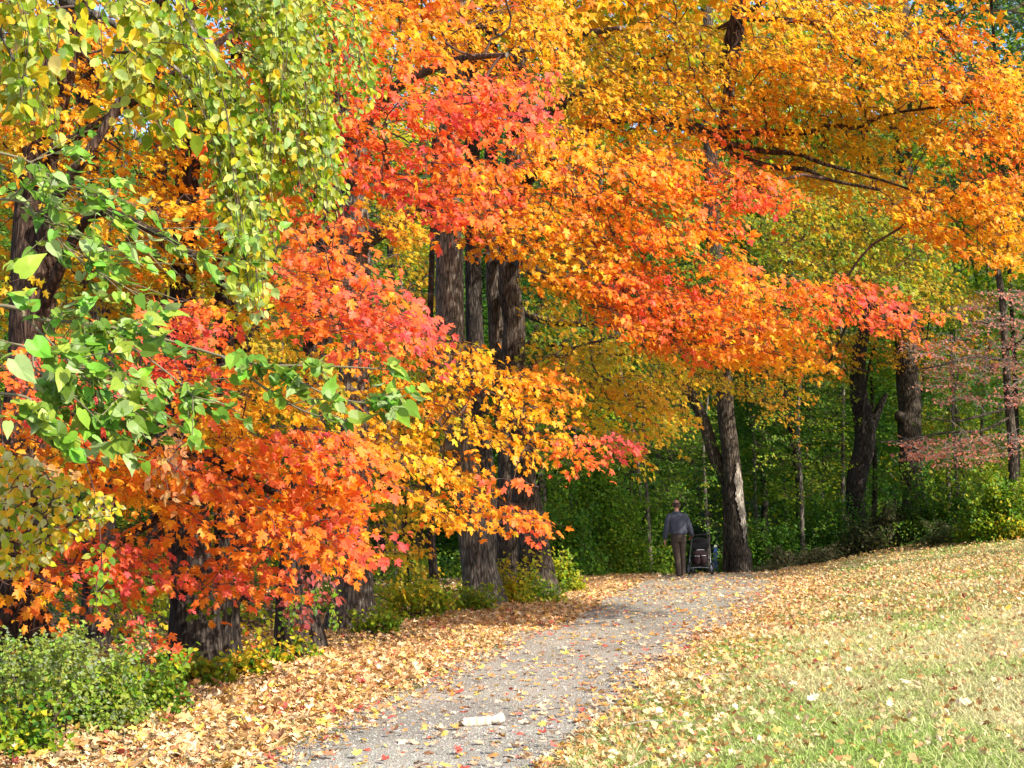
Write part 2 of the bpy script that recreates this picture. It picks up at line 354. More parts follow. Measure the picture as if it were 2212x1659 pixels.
# ------------------------------------------------------------------ the setting
def ground():
    xs = np.concatenate([-np.geomspace(300, 14, 26), np.arange(-13.5, 20, .35), np.geomspace(20.4, 300, 26)])
    ys = np.concatenate([-np.geomspace(200, 3, 20), np.arange(-2.5, 48, .35), np.geomspace(48.5, 600, 36)])
    X, Y = np.meshgrid(xs, ys); Z = gz(X, Y)
    V = np.stack([X, Y, Z], -1).reshape(-1, 3); nx, ny = len(xs), len(ys)
    i, j = np.meshgrid(np.arange(nx - 1), np.arange(ny - 1)); a = (j * nx + i).ravel()
    g = Geo(); g.add(V, np.stack([a, a + 1, a + 1 + nx, a + nx], 1), smooth=True)
    m, t, b, o = newmat('ground_soil'); N = t.nodes; Lk = t.links
    co = N.new('ShaderNodeTexCoord')
    n1 = N.new('ShaderNodeTexNoise'); n1.inputs['Scale'].default_value = .9; n1.inputs['Detail'].default_value = 6
    n2 = N.new('ShaderNodeTexNoise'); n2.inputs['Scale'].default_value = 35; n2.inputs['Detail'].default_value = 5
    for n in (n1, n2): Lk.new(co.outputs['Object'], n.inputs['Vector'])
    c1 = N.new('ShaderNodeValToRGB'); e = c1.color_ramp.elements
    e[0].position = .38; e[0].color = (.14, .17, .04, 1); e[1].position = .62; e[1].color = (.30, .26, .12, 1)
    Lk.new(n1.outputs[0], c1.inputs[0])
    c2 = N.new('ShaderNodeValToRGB'); e = c2.color_ramp.elements
    e[0].position = .3; e[0].color = (.35, .3, .22, 1); e[1].position = .7; e[1].color = (1.1, 1.05, .9, 1)
    Lk.new(n2.outputs[0], c2.inputs[0])
    mu = N.new('ShaderNodeVectorMath'); mu.operation = 'MULTIPLY'; Lk.new(c1.outputs[0], mu.inputs[0]); Lk.new(c2.outputs[0], mu.inputs[1])
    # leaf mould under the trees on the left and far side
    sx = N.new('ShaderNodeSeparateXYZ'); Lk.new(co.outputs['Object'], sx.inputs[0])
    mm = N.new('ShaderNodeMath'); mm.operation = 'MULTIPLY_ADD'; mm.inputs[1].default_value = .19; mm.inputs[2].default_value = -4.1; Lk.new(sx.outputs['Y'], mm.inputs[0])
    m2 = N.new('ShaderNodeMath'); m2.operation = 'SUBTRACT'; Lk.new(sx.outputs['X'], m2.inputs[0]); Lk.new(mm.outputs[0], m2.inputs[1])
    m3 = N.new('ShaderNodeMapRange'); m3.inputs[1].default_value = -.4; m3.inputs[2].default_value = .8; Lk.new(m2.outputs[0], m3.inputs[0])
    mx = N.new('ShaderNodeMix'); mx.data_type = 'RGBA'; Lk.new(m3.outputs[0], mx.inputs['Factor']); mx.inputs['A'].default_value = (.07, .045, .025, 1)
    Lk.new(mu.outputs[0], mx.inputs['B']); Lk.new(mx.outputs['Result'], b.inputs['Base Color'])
    bp = N.new('ShaderNodeBump'); bp.inputs['Distance'].default_value = .03; Lk.new(n2.outputs[0], bp.inputs['Height']); Lk.new(bp.outputs[0], b.inputs['Normal'])
    b.inputs['Roughness'].default_value = .95; b.inputs['Specular IOR Level'].default_value = .1
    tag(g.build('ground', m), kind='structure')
ground()
def backdrop_hill():  # added dark slope, blocks the sky behind the gaps in the leaves
    xs = np.linspace(-160, 160, 60); ys = np.linspace(76, 220, 30); X, Y = np.meshgrid(xs, ys)
    Z = -3 + 46 * (1 - np.exp(-np.maximum(Y - 76, 0) / 34)) + 2.5 * noise3(np.stack([X * .05, Y * .05, 0 * X], -1), 41)
    i, j = np.meshgrid(np.arange(59), np.arange(29)); a = (j * 60 + i).ravel(); g = Geo(); g.add(np.stack([X, Y, Z], -1).reshape(-1, 3), np.stack([a, a + 1, a + 61, a + 60], 1), smooth=True)
    tag(g.build('backdrop_hill', plain('forest_floor', (.035, .045, .015), .95, bump=1, bscale=3, var=.5)), kind='structure')
backdrop_hill()

def gravel():
    ys = np.concatenate([np.arange(3, 46, .22)]); k = 17
    s = np.linspace(0, 1, k)
    l = path_l(ys); r = path_r(ys)
    wob = np.stack([l + .12 * np.sin(ys * 2.1) + .07 * np.sin(ys * 5.3), r + .12 * np.sin(ys * 1.7 + 1) + .07 * np.sin(ys * 4.6)], 1)
    X = wob[:, :1] * (1 - s) + wob[:, 1:] * s; Y = np.repeat(ys[:, None], k, 1)
    Z = gz(X, Y) + .018 - .012 * (np.abs(2 * s - 1) ** 6)[None]
    V = np.stack([X, Y, Z], -1).reshape(-1, 3)
    i, j = np.meshgrid(np.arange(k - 1), np.arange(len(ys) - 1)); a = (j * k + i).ravel()
    g = Geo(); g.add(V, np.stack([a, a + 1, a + 1 + k, a + k], 1), smooth=True)
    m, t, b, o = newmat('gravel'); N = t.nodes; Lk = t.links
    co = N.new('ShaderNodeTexCoord')
    n1 = N.new('ShaderNodeTexNoise'); n1.inputs['Scale'].default_value = .8; n1.inputs['Detail'].default_value = 5
    v = N.new('ShaderNodeTexVoronoi'); v.inputs['Scale'].default_value = 62; v.feature = 'F1'
    n2 = N.new('ShaderNodeTexNoise'); n2.inputs['Scale'].default_value = 110; n2.inputs['Detail'].default_value = 3
    for n in (n1, v, n2): Lk.new(co.outputs['Object'], n.inputs['Vector'])
    c1 = N.new('ShaderNodeValToRGB'); e = c1.color_ramp.elements
    e[0].position = .35; e[0].color = (.225, .208, .172, 1); e[1].position = .65; e[1].color = (.335, .308, .25, 1); Lk.new(n1.outputs[0], c1.inputs[0])
    se = N.new('ShaderNodeSeparateColor'); Lk.new(v.outputs['Color'], se.inputs[0])
    mr = N.new('ShaderNodeMapRange'); mr.inputs[3].default_value = .86; mr.inputs[4].default_value = 1.14; Lk.new(se.outputs[0], mr.inputs[0])
    mu = N.new('ShaderNodeVectorMath'); mu.operation = 'SCALE'; Lk.new(c1.outputs[0], mu.inputs[0]); Lk.new(mr.outputs[0], mu.inputs['Scale'])
    Lk.new(mu.outputs[0], b.inputs['Base Color'])
    ad = N.new('ShaderNodeMath'); ad.operation = 'SUBTRACT'; Lk.new(n2.outputs[0], ad.inputs[0]); Lk.new(v.outputs['Distance'], ad.inputs[1])
    bp = N.new('ShaderNodeBump'); bp.inputs['Distance'].default_value = .012; bp.inputs['Strength'].default_value = .9; Lk.new(ad.outputs[0], bp.inputs['Height']); Lk.new(bp.outputs[0], b.inputs['Normal'])
    b.inputs['Roughness'].default_value = .95; b.inputs['Specular IOR Level'].default_value = .15
    tag(g.build('gravel_path', m), kind='structure')
    # loose stones
    n = 27000; y = 7 + 20 * rng.uniform(0, 1, n) ** 1.5; u = rng.uniform(-.02, 1.02, n); x = path_l(y) * (1 - u) + path_r(y) * u
    s_ = np.clip(rng.lognormal(-4.85, .38, n), .004, .022)
    oc = np.array([(1, 0, 0), (0, 1, 0), (-1, 0, 0), (0, -1, 0), (0, 0, .8), (0, 0, -.6)], float)
    of = np.array([(0, 1, 4), (1, 2, 4), (2, 3, 4), (3, 0, 4), (1, 0, 5), (2, 1, 5), (3, 2, 5), (0, 3, 5)])
    th = rng.uniform(0, 6.28, n); V = oc[None] * (1 + .35 * rng.normal(size=(n, 6, 1)))
    c, s2 = np.cos(th)[:, None], np.sin(th)[:, None]
    V = np.stack([V[..., 0] * c - V[..., 1] * s2 * .7, V[..., 0] * s2 + V[..., 1] * c * .7, V[..., 2] * .7], -1) * s_[:, None, None]
    V = V + np.stack([x, y, gz(x, y) + .018], -1)[:, None]
    br = rng.uniform(.16, .36, (n, 1)); col = br * np.array([1, .94, .80]) * (1 + .05 * rng.normal(size=(n, 3)))
    g = Geo(); g.add(V.reshape(-1, 3), (of[None] + (np.arange(n) * 6)[:, None, None]).reshape(-1, 3), 0, np.repeat(np.clip(col, .05, .8), 6, 0))
    mm, t, b, o = newmat('loose_stone'); a = t.nodes.new('ShaderNodeAttribute'); a.attribute_name = 'Col'; t.links.new(a.outputs['Color'], b.inputs['Base Color']); b.inputs['Roughness'].default_value = .9
    tag(g.build('loose_gravel', mm), 'small grey stones loose on the gravel path', 'gravel', kind='stuff')
gravel()

def litter():
    g = Geo()
    def scatter(n, y0, y1, fx, size=.075, lift=.012, tilt=.45, pal='tan', tmpl=MAPLE_M, yp=1.0):
        y = y0 + (y1 - y0) * rng.uniform(0, 1, n) ** yp; x = fx(y, n)
        ok = np.isfinite(x); x, y = x[ok], y[ok]; n = len(x)
        z = gz(x, y) + lift + rng.exponential(.012, n)
        nm = np.stack([rng.normal(0, tilt, n), rng.normal(0, tilt, n), np.ones(n)], -1); tp = rng.normal(size=(n, 3)); tp[:, 2] *= .1
        if pal == 'tan':
            base = np.array([(.60, .36, .15), (.64, .44, .22), (.48, .25, .08), (.72, .54, .34), (.62, .36, .08), (.36, .17, .06), (.62, .27, .12), (.75, .52, .08), (.50, .09, .07), (.22, .10, .05)])
            pr = np.array([.24, .22, .14, .15, .07, .06, .05, .035, .025, .01])
        else:
            base = np.array([(.62, .40, .24), (.72, .50, .10), (.66, .28, .07), (.50, .09, .06), (.30, .14, .07), (.70, .52, .36)]); pr = np.array([.30, .18, .20, .09, .10, .13])
        c = base[rng.choice(len(base), n, p=pr / pr.sum())] * np.clip(1 + .18 * rng.normal(size=(n, 1)), .45, 1.35)
        sz = size * np.clip(rng.normal(1, .28, n), .35, 1.6)
        leaves(g, np.stack([x, y, z], -1), nm, tp, sz, np.clip(c, .01, .85), tmpl, curl=rng.uniform(-1.8, 1.8, n))
    L = lambda a, b: (lambda y, n: path_l(y) + rng.uniform(a, b, n))
    scatter(52000, 6, 36, L(-3.4, .05), .043); scatter(12000, 6, 36, L(-1.2, .35), .042); scatter(5000, 8, 45, L(-9, -3)); scatter(9000, 18, 34, L(-1.6, .5), .07)
    scatter(6000, 6, 16, L(-4.2, -.1), .08)
    P_ = lambda y, n: path_l(y) + (path_r(y) - path_l(y)) * rng.uniform(0, 1, n)
    scatter(1500, 7, 34, P_, .065, .022, .25, 'path', MAPLE_M); scatter(2600, 7, 34, P_, .038, .022, .3, 'path', OVATE)
    scatter(1500, 22, 36, P_, .05, .022, .3, 'tan')
    scatter(1300, 10, 34, lambda y, n: path_r(y) - np.abs(rng.normal(0, .35, n)), .06, .022, .4, 'tan')
    Rr = lambda a, b: (lambda y, n: path_r(y) + rng.uniform(a, b, n))
    scatter(8000, 7, 38, lambda y, n: path_r(y) + np.abs(rng.normal(0, .6, n)) - .1, .044, .03, .6)
    scatter(11000, 7, 30, Rr(0, 8), .044, .03, 1.0); scatter(7500, 17, 40, Rr(0, 10), .043, .035, .8); scatter(6500, 25, 44, Rr(0, 12), .048, .04, .6)
    scatter(400, 7, 26, Rr(0, 6), .08, .04, .9, 'tan', OAK)
    tag(g.build('fallen_leaves', DRY), 'fallen tan and orange leaves scattered over verge, path and lawn', 'leaves', kind='stuff')
litter()

def grass():
    g = Geo()
    def blades(n, y0, y1, fx, h, wd, lean, pw, green):
        y = y0 + (y1 - y0) * rng.uniform(0, 1, n) ** pw; x = fx(y, n)
        pr = noise3(np.stack([x * .9, y * .55, 0 * x], -1), 5) * .65 + noise3(np.stack([x * 3.1, y * 2.2, 0 * x], -1), 6) * .35
        a = rng.uniform(0, 6.283, n); H = h * np.clip(rng.normal(1, .3, n), .3, 2); ln = np.clip(rng.normal(lean, .35, n), .1, 2.2)
        d = np.stack([np.cos(a), np.sin(a), 0 * a], -1); s = np.stack([-np.sin(a), np.cos(a), 0 * a], -1)
        b = np.stack([x, y, gz(x, y) - .005], -1); W = (wd * rng.uniform(.6, 1.4, n))[:, None]
        m1 = b + d * (H * .35 * ln)[:, None]; m1[:, 2] += H * .6 / (1 + .3 * ln)
        tpt = b + d * (H * .95 * ln)[:, None]; tpt[:, 2] += H * .85 / (1 + 1.0 * ln ** 2)
        V = np.stack([b - s * W, b + s * W, m1 + s * W * .8, m1 - s * W * .8, tpt], 1)
        f = np.array([(0, 1, 2), (0, 2, 3), (3, 2, 4)])
        gr = np.clip((pr - .5) * 3.4 + green + rng.normal(0, .35, n), 0, 1)[:, None]
        c = np.array([.68, .60, .30]) * (1 - gr) + np.array([.33, .47, .09]) * gr; c = c * np.clip(1 + .22 * rng.normal(size=(n, 1)), .4, 1.5)
        g.add(V.reshape(-1, 3), (f[None] + (np.arange(n) * 5)[:, None, None]).reshape(-1, 3), 0, np.repeat(np.clip(c, .01, .8), 5, 0))
    Rr = lambda a, b: (lambda y, n: path_r(y) + a + (b - a) * rng.uniform(0, 1, n))
    blades(190000, 6.5, 16, Rr(-.05, 4.6), .052, .0021, 1.25, 1.2, .22)
    blades(160000, 13, 36, Rr(.0, 9.5), .058, .0038, 1.2, 1.3, .36)
    blades(16000, 6.5, 16, Rr(-.1, 4.6), .12, .0022, 1.8, 1.2, -.3)
    blades(30000, 6.5, 30, lambda y, n: path_l(y) - .1 - 2.6 * rng.uniform(0, 1, n), .05, .003, .8, 1.3, .45)
    tag(g.build('grass', GRASS), 'short green and straw coloured grass on the sloping lawn', 'grass', kind='stuff')
grass()

# ------------------------------------------------------------------ trees
def trunk_geo(stems, seed=0, flare=.35, rough=.10, sides=26, sink=True):
    g = Geo(); nodes = []
    for k, st in enumerate(stems):
        st = np.asarray(st, float); p = P(st[:, 0], st[:, 1], st[:, 2]); r = st[:, 3] / 2 / F * st[:, 2]
        if sink and p[0, 2] < 2.2 and r[0] > .05 and k >= 0 and st[0, 1] > 1000:
            q = p[0].copy(); z0 = float(gz(q[0], q[1])); q[2] = z0 - .25
            if p[0, 2] > z0 + .05:
                p = np.concatenate([[q], p]); r = np.concatenate([[r[0] * 1.02], r])
            else: p[0] = q
            fl = flare
        else: fl = 0
        Lt = np.linalg.norm(np.diff(p, axis=0), axis=1).sum(); n = int(max(8, Lt / .11))
        q = spline(np.concatenate([p, r[:, None]], 1), n); rad = np.maximum(q[:, 3], .004)
        sd_ = sides if rad.max() > .08 else 8
        q[:, :3] += (noise3(np.stack([np.arange(n) * .12, np.full(n, seed + k), np.zeros(n)], -1), 11)[:, None] - .5) * np.array([[.6, .6, 0]]) * rad.max() * (1 if rad.max() < .12 else .35)
        loft(g, q[:, :3], rad, sd_, rough if sd_ > 8 else 0, fl, seed + k)
        nodes.append(q[::2, :3])
    return g, np.concatenate(nodes)

LAIK = 1.9; LEAFK = .78
def region(poly, d0, d1, leaf=.1, lai=2.6, t=None, tmpl=MAPLE_M, L=.62, W=.3, n=22, dirm=(.75, -.45, -.05), dj=.55, droop=.35, tj=.06, dfun=None, face=OUT, hang=.8, tint=0, fj=.42, col=None):
    if tmpl is MAPLE_M or tmpl is MAPLE: leaf = leaf * LEAFK
    return dict(poly=poly, d0=d0, d1=d1, leaf=leaf, lai=lai, t=t, tmpl=tmpl, L=L, W=W, n=n, dirm=dirm, dj=dj, droop=droop, tj=tj, dfun=dfun, face=face, hang=hang, tint=tint, fj=fj, col=col)

def build_tree(name, label, stems, regions=(), blobs=(), bark=None, seed=0, cat='tree', group=None, leafmat=None, limb_filter=None, flare=.35, extra=None, twigmat=None, trunkname='trunk', sides=26, rough=.1, ground_root=True):
    bark = bark or BARK; leafmat = leafmat or LEAF; twigmat = twigmat or TWIG
    b0 = P(*[float(v) for v in stems[0][0][:3]])
    root = empty(name, (b0[0], b0[1], gz(b0[0], b0[1]) if ground_root else b0[2]), label, cat, group)
    g, nodes = trunk_geo(stems, seed, flare, rough, sides)
    g.build(trunkname, bark, root)
    cg = Geo(); anchors = []
    for rg in regions:
        dm = (rg['d0'] + rg['d1']) / 2; lp = rg['leaf'] / dm * F
        nl = LAIK * rg['lai'] * polyarea(rg['poly']) / (lp * lp * .55); S = max(3, int(nl / rg['n']))
        q = sample_poly(rg['poly'], S); D = rng.uniform(rg['d0'], rg['d1'], S)
        A = P(q[:, 0], q[:, 1], D)
        dv = np.array(rg['dirm'])[None] + rng.normal(size=(S, 3)) * rg['dj'] * np.array([1, 1, .35]); dv = unit(dv)
        A = A - dv * rg['L'] * .5; A[:, 2] += rg['droop'] * rg['L'] * .33
        if rg['t'] is None: tf = (lambda p, ti=rg['tint']: tfield(p) + ti)
        else: tf = (lambda p, tv=rg['t']: tv + .22 * (noise3(p * .9, 4) - .5))
        spray(cg, A, dv, rg['L'], rg['W'], rg['n'], rg['leaf'], tf, rg['tmpl'], rg['droop'], rg['hang'], rg['tj'], face=rg['face'], fj=rg['fj'], col=rg['col'])
        anchors.append(A)
    for (c, r, n, sz, tt) in blobs:      # high crown out of the picture, coarse leaves
        c = np.array(c, float); d = unit(rng.normal(size=(n, 3))) * (rng.uniform(.25, 1, (n, 1)) ** .5); p = c + d * np.array(r)
        leaves(cg, p, OUT + rng.normal(size=p.shape) * .6, rng.normal(size=p.shape) + [0, 0, -1], sz, ramp(tt + .08 * rng.normal(size=n)), MAPLE_S)
        anchors.append(p[:: max(1, n // 40)])
    if anchors:
        An = np.concatenate(anchors); connect(cg, nodes, An)
        cg.build('crown', [leafmat, twigmat], root)
    return root

MR = 'maple_tree'
# T1 big leaning trunk at the far left
build_tree(MR, 'thick maple trunk leaning right at the left edge, with orange and gold leaves', [
    [(45,1390,12.5,118),(40,1200,12.5,108),(52,900,12.5,100),(66,640,12.5,96),(72,480,12.6,86),(100,300,12.7,78),(125,180,12.8,72),(160,0,13,64),(190,-300,13.2,60),(220,-900,14,45)],
    [(75,560,12.5,40),(120,430,12.2,30),(190,330,12,23),(260,210,12,18),(330,60,12,12)],
    [(90,340,12.6,26),(240,250,12.4,18),(420,130,12,18),(520,60,12,12)],
    [(72,700,12.5,30),(190,470,12,22),(330,500,11.4,16),(430,560,11,10)]],
    [region([(0,40),(330,60),(620,0),(640,200),(600,380),(620,560),(420,620),(140,560),(0,620)], 12, 14.5, .1, 2.0, tint=-.03, droop=.3),
     region([(130,560),(560,560),(600,640),(560,700),(430,720),(300,640),(160,720)], 13.5, 16, .1, 2.2, t=.44, face=np.array([.2,-.5,.8])),
     region([(0,560),(90,620),(100,760),(0,760)], 12.6, 14.5, .1, 1.4, t=.5),
     region([(-250,-500),(650,-500),(650,0),(-250,20)], 12, 15, .13, 1.6, t=.6, tmpl=MAPLE_S)],
    [((-6,15,9.5),(3.5,3,3),2600,.22,.6)], bark=BARKR, seed=1)

# T2 twin-stemmed trunk carrying the low red and orange boughs
build_tree(MR, 'wide dark twin-stemmed maple at lower left, with low red and orange boughs', [
    [(422,1432,13.6,108),(418,1300,13.6,104),(410,1150,13.6,88),(402,1000,13.6,76),(396,860,13.6,66),(392,700,13.7,60),(400,500,13.8,54),(420,100,14,48),(440,-500,14.5,40)],
    [(490,1425,13.9,60),(490,1300,13.9,54),(486,1100,13.9,46),(488,900,14,42),(485,700,14,40),(500,400,14,34),(540,-300,14.5,26)],
    [(400,960,13.4,30),(470,1000,12,24),(560,1050,12.2,18),(680,1100,11.8,12),(760,1120,11.4,8)],
    [(400,820,13.4,26),(330,830,12,20),(250,840,11.5,14),(180,860,11,9)],
    [(410,1100,13.4,24),(330,1130,12,18),(220,1200,11.6,12),(120,1260,11.4,8)]],
    [region([(210,960),(330,960),(430,980),(560,930),(640,905),(760,940),(890,965),(800,1000),(860,1080),(825,1180),(755,1215),(700,1225),(620,1200),(540,1150),(420,1140),(300,1090),(200,1010)], 10.6, 12.8, .108, 2.4, tmpl=MAPLE, n=18),
     region([(330,655),(400,645),(490,655),(495,690),(480,730),(400,730),(345,700)], 10.2, 11, .106, 2.2, tmpl=MAPLE, n=14, L=.4),
     region([(180,710),(260,720),(420,740),(480,790),(430,880),(330,900),(200,870),(60,880),(0,860),(0,760),(120,760)], 10.2, 11.8, .108, 1.5, tmpl=MAPLE, n=16, tint=.03),
     region([(0,860),(220,900),(230,960),(180,1010),(80,1060),(0,1080)], 10.6, 12.2, .108, 1.7, tmpl=MAPLE),
     region([(0,1100),(120,1120),(230,1140),(380,1150),(370,1190),(250,1240),(330,1270),(180,1300),(120,1350),(0,1330)], 10.8, 12.6, .104, 1.5, tmpl=MAPLE, n=14),
     region([(280,1190),(470,1170),(680,1210),(560,1280),(400,1290),(330,1280)], 11, 12.8, .104, 1.2, tmpl=MAPLE, n=14),
     region([(300,1330),(350,1330),(360,1390),(310,1395)], 10.8, 11.3, .11, 2.0, tmpl=MAPLE, n=8, L=.3),
     region([(430,790),(720,820),(760,900),(620,910),(480,960),(400,930)], 11, 13, .10, 2.2, t=.55, tmpl=MAPLE),
     region([(230,1180),(380,1190),(370,1290),(340,1370),(230,1340)], 14.2, 16, .1, 1.2, t=.36),
     region([(520,1240),(600,1220),(600,1330),(520,1380)], 16, 18, .1, 1.0, t=.3)],
    bark=BARKD, seed=2)  # darker bark puts the shade on this trunk into its colour

# T3 dark trunk left of the lit one
build_tree(MR, 'dark maple trunk between the twin trunk and the sunlit trunk, its bough bright pinkish red', [
    [(650,1375,15.5,92),(640,1290,15.5,86),(652,1150,15.5,76),(668,950,15.5,68),(690,760,15.5,62),(700,560,15.5,56),(710,300,15.6,50),(720,-200,16,44),(730,-900,17,30)],
    [(695,700,15.2,28),(640,640,13.5,20),(720,600,11.6,14),(800,640,10.6,8)]],
    [region([(570,560),(640,500),(740,480),(800,560),(850,610),(915,690),(880,770),(790,770),(700,730),(640,720),(620,690),(650,640)], 9.6, 11.4, .095, 2.5, tmpl=MAPLE, n=16),
     region([(560,740),(740,760),(760,840),(700,880),(560,860)], 12.5, 14, .10, 1.3, t=.5),
     region([(680,300),(740,300),(760,480),(690,500)], 12, 13, .1, 1.5)],
    [((-3,17,10),(3,3,3),1800,.24,.62)], bark=BARKD, seed=3)  # bark darkened here as well, in place of shade

# T4 sunlit trunk with the pink-red crown
build_tree(MR, 'sunlit grey-brown maple trunk beside the verge, with the large pinkish red crown above it', [
    [(757,1342,18,92),(760,1290,18,84),(765,1180,18,76),(768,1000,18,70),(766,850,18,66),(768,650,18,66),(772,520,18,66),(766,420,18,64),(760,250,18,58),(750,0,18,50),(740,-600,18.5,40)],
    [(790,520,17.8,40),(850,480,17,34),(930,440,16,24),(1020,390,14.8,14)],
    [(768,300,17.8,40),(850,200,16,28),(980,130,14.4,18),(1100,120,13.4,10)],
    [(766,380,17.8,30),(700,320,15,20),(690,300,13,12)]],
    [region([(600,0),(900,0),(960,90),(1060,170),(1190,190),(1210,240),(1100,290),(1060,330),(1010,300),(900,280),(800,260),(720,200),(650,130)], 11.4, 13.6, .10, 2.5, tmpl=MAPLE_M),
     region([(690,210),(800,250),(900,280),(1010,310),(1060,360),(1060,430),(960,480),(900,440),(840,430),(770,400),(710,330)], 11.2, 13, .10, 2.7, tmpl=MAPLE_M),
     region([(880,0),(1230,0),(1240,130),(1190,190),(1060,160),(960,110)], 14, 16.5, .10, 2.2),
     region([(780,430),(900,440),(960,500),(930,560),(850,520),(800,530)], 14.5, 16.5, .10, 1.5, t=.48),
     region([(600,-500),(1250,-500),(1250,0),(600,0)], 12, 17, .13, 1.6, t=.75, tmpl=MAPLE_S)],
    [((-1,20,11),(3.5,3,3),2200,.25,.6)], bark=BARKG, seed=4)

# T5 leaning trunk with gold boughs in the middle
build_tree(MR, 'tall straight maple in the centre, pale at its leaning foot, golden boughs hanging low', [
    [(1040,1295,22,84),(1032,1230,22,74),(1020,1130,22,66),(1000,1000,22,62),(988,880,22,62),(978,740,22,63),(972,600,22,62),(968,480,22,60),(975,250,22,54),(985,80,22,50),(1000,0,22,48),(1010,-600,22.5,38)],
    [(985,60,21.8,34),(1080,45,21,30),(1180,55,20.4,24),(1260,70,20,18),(1340,60,19.5,10)],
    [(980,700,21.8,24),(940,760,19,18),(960,800,17.4,12),(1040,840,16,8)],
    [(986,960,21.8,20),(930,980,19,14),(900,1020,17,9)]],
    [region([(890,700),(950,715),(1010,750),(1090,770),(1180,790),(1240,850),(1200,900),(1110,890),(1010,870),(900,860),(820,830),(780,800),(850,760)], 14.6, 16.6, .105, 1.8),
     region([(790,830),(900,860),(1010,870),(1100,890),(1200,905),(1290,920),(1360,960),(1310,1000),(1230,985),(1160,1010),(1080,960),(980,940),(880,930),(800,950)], 14.6, 17, .105, 1.5),
     region([(830,940),(930,950),(1050,990),(1110,1010),(1140,1060),(1150,1110),(1180,1140),(1120,1150),(1060,1120),(1000,1150),(940,1100),(860,1100),(830,1050)], 14.4, 16.6, .105, 1.5),
     region([(850,740),(920,700),(950,900),(900,980),(810,990),(790,900)], 18, 20, .10, 1.2, t=.46),
     region([(820,1080),(900,1100),(880,1250),(810,1250)], 17, 19, .1, 1.0, t=.46)],
    [((1,24,12),(3,3,3),1800,.27,.55)], bark=BARKG, seed=5)

# T6 right trunk of the central clump with the great orange crown
T6S = [
    [(1162,1247,24,78),(1150,1160,24,66),(1136,1060,24,58),(1122,920,24,54),(1112,780,24,52),(1105,640,24,50),(1104,500,24,48),(1110,350,24,46),(1120,100,24,42),(1130,-500,24.5,34)],
    [(1112,420,23.8,42),(1180,330,22.6,36),(1260,275,21.6,33),(1350,252,20.6,30),(1450,262,19.8,26),(1560,290,19.2,21),(1640,286,18.8,16),(1740,285,18.4,14),(1800,272,18.2,11),(1850,276,18,9),(1910,250,17.8,7),(1960,240,17.6,6),(2080,225,17.2,6)],
    [(1450,262,19.8,20),(1540,300,19,16),(1640,325,18.4,13),(1720,332,18,11),(1780,354,17.8,9),(1890,385,17.4,6),(2000,420,17,5)],
    [(1560,310,19,22),(1600,340,18.6,15),(1680,362,18.2,12),(1740,366,17.9,10),(1790,388,17.6,8),(1900,410,17.2,7)],
    [(1108,280,23.8,30),(1300,180,22,22),(1480,100,20.5,16),(1620,20,19.5,12),(1760,-80,19,8)],
    [(1560,150,19.6,28),(1580,90,19.6,30),(1605,0,19.6,34),(1640,-200,20,30),(1560,290,19.2,26)],
    [(1112,560,23.8,26),(1180,600,22,22),(1280,640,20,16),(1400,700,18.5,10)],
    [(1605,40,19.4,14),(1760,50,18.6,12),(1900,90,18,9),(2020,80,17.6,6)]]
build_tree(MR, 'rightmost maple of the central clump, its great orange crown reaching over the path', T6S,
    [region([(1060,340),(1120,300),(1210,250),(1330,330),(1460,330),(1500,400),(1440,440),(1500,520),(1440,590),(1530,640),(1640,700),(1700,700),(1680,740),(1550,770),(1450,760),(1370,740),(1290,670),(1200,610),(1130,560),(1040,540),(980,480),(1060,430)], 15, 18.5, .10, 3.0),
     region([(1250,120),(1330,60),(1440,40),(1540,60),(1600,120),(1720,110),(1820,120),(1760,220),(1600,240),(1450,230),(1330,240),(1230,230)], 17, 20.5, .10, 2.4, tint=-.02),
     region([(1620,0),(2050,0),(2120,90),(2212,130),(2230,220),(2130,220),(2000,190),(1860,200),(1740,190),(1640,110)], 15.6, 19, .10, 2.6),
     region([(1200,260),(1330,225),(1480,230),(1600,220),(1720,260),(1680,300),(1560,330),(1470,330),(1340,290)], 16.6, 18.6, .10, 1.5),
     region([(1560,220),(1760,200),(2000,200),(2100,230),(2060,330),(1900,350),(1760,320),(1600,300)], 17.6, 19.6, .10, 2.2, tint=-.03),
     region([(1380,330),(1520,330),(1600,350),(1700,400),(1690,450),(1580,440),(1620,520),(1560,540),(1500,470),(1400,430)], 15.4, 17.4, .10, 2.5),
     region([(1500,540),(1600,560),(1640,600),(1740,600),(1860,600),(1950,640),(2010,670),(2000,720),(1880,700),(1780,680),(1700,660),(1600,640),(1500,600)], 15.2, 17, .10, 2.3),
     region([(1480,640),(1640,650),(1740,700),(1780,780),(1740,810),(1640,790),(1560,790),(1440,750)], 15.6, 18, .10, 2.4),
     region([(1980,160),(2240,150),(2240,560),(2190,580),(2140,560),(2090,460),(2010,440),(1960,380),(2040,330),(2080,250)], 15.6, 18, .10, 2.5),
     region([(1960,400),(2180,430),(2180,520),(2120,600),(2060,560),(2000,520),(1900,440)], 15.8, 18, .10, 2.0),
     region([(1640,300),(1900,330),(1960,440),(1820,440),(1660,400)], 18.4, 20, .10, 1.7, t=.52),
     region([(1250,-500),(2500,-500),(2500,100),(2200,60),(2050,0),(1250,0)], 16, 20, .13, 1.7, t=.62, tmpl=MAPLE_S),
     region([(2240,120),(2480,80),(2420,420),(2240,560)], 16, 18, .12, 1.3, t=.7, tmpl=MAPLE_S)],
    [((5,25,13),(5,3.5,3),3000,.28,.55)], seed=6)

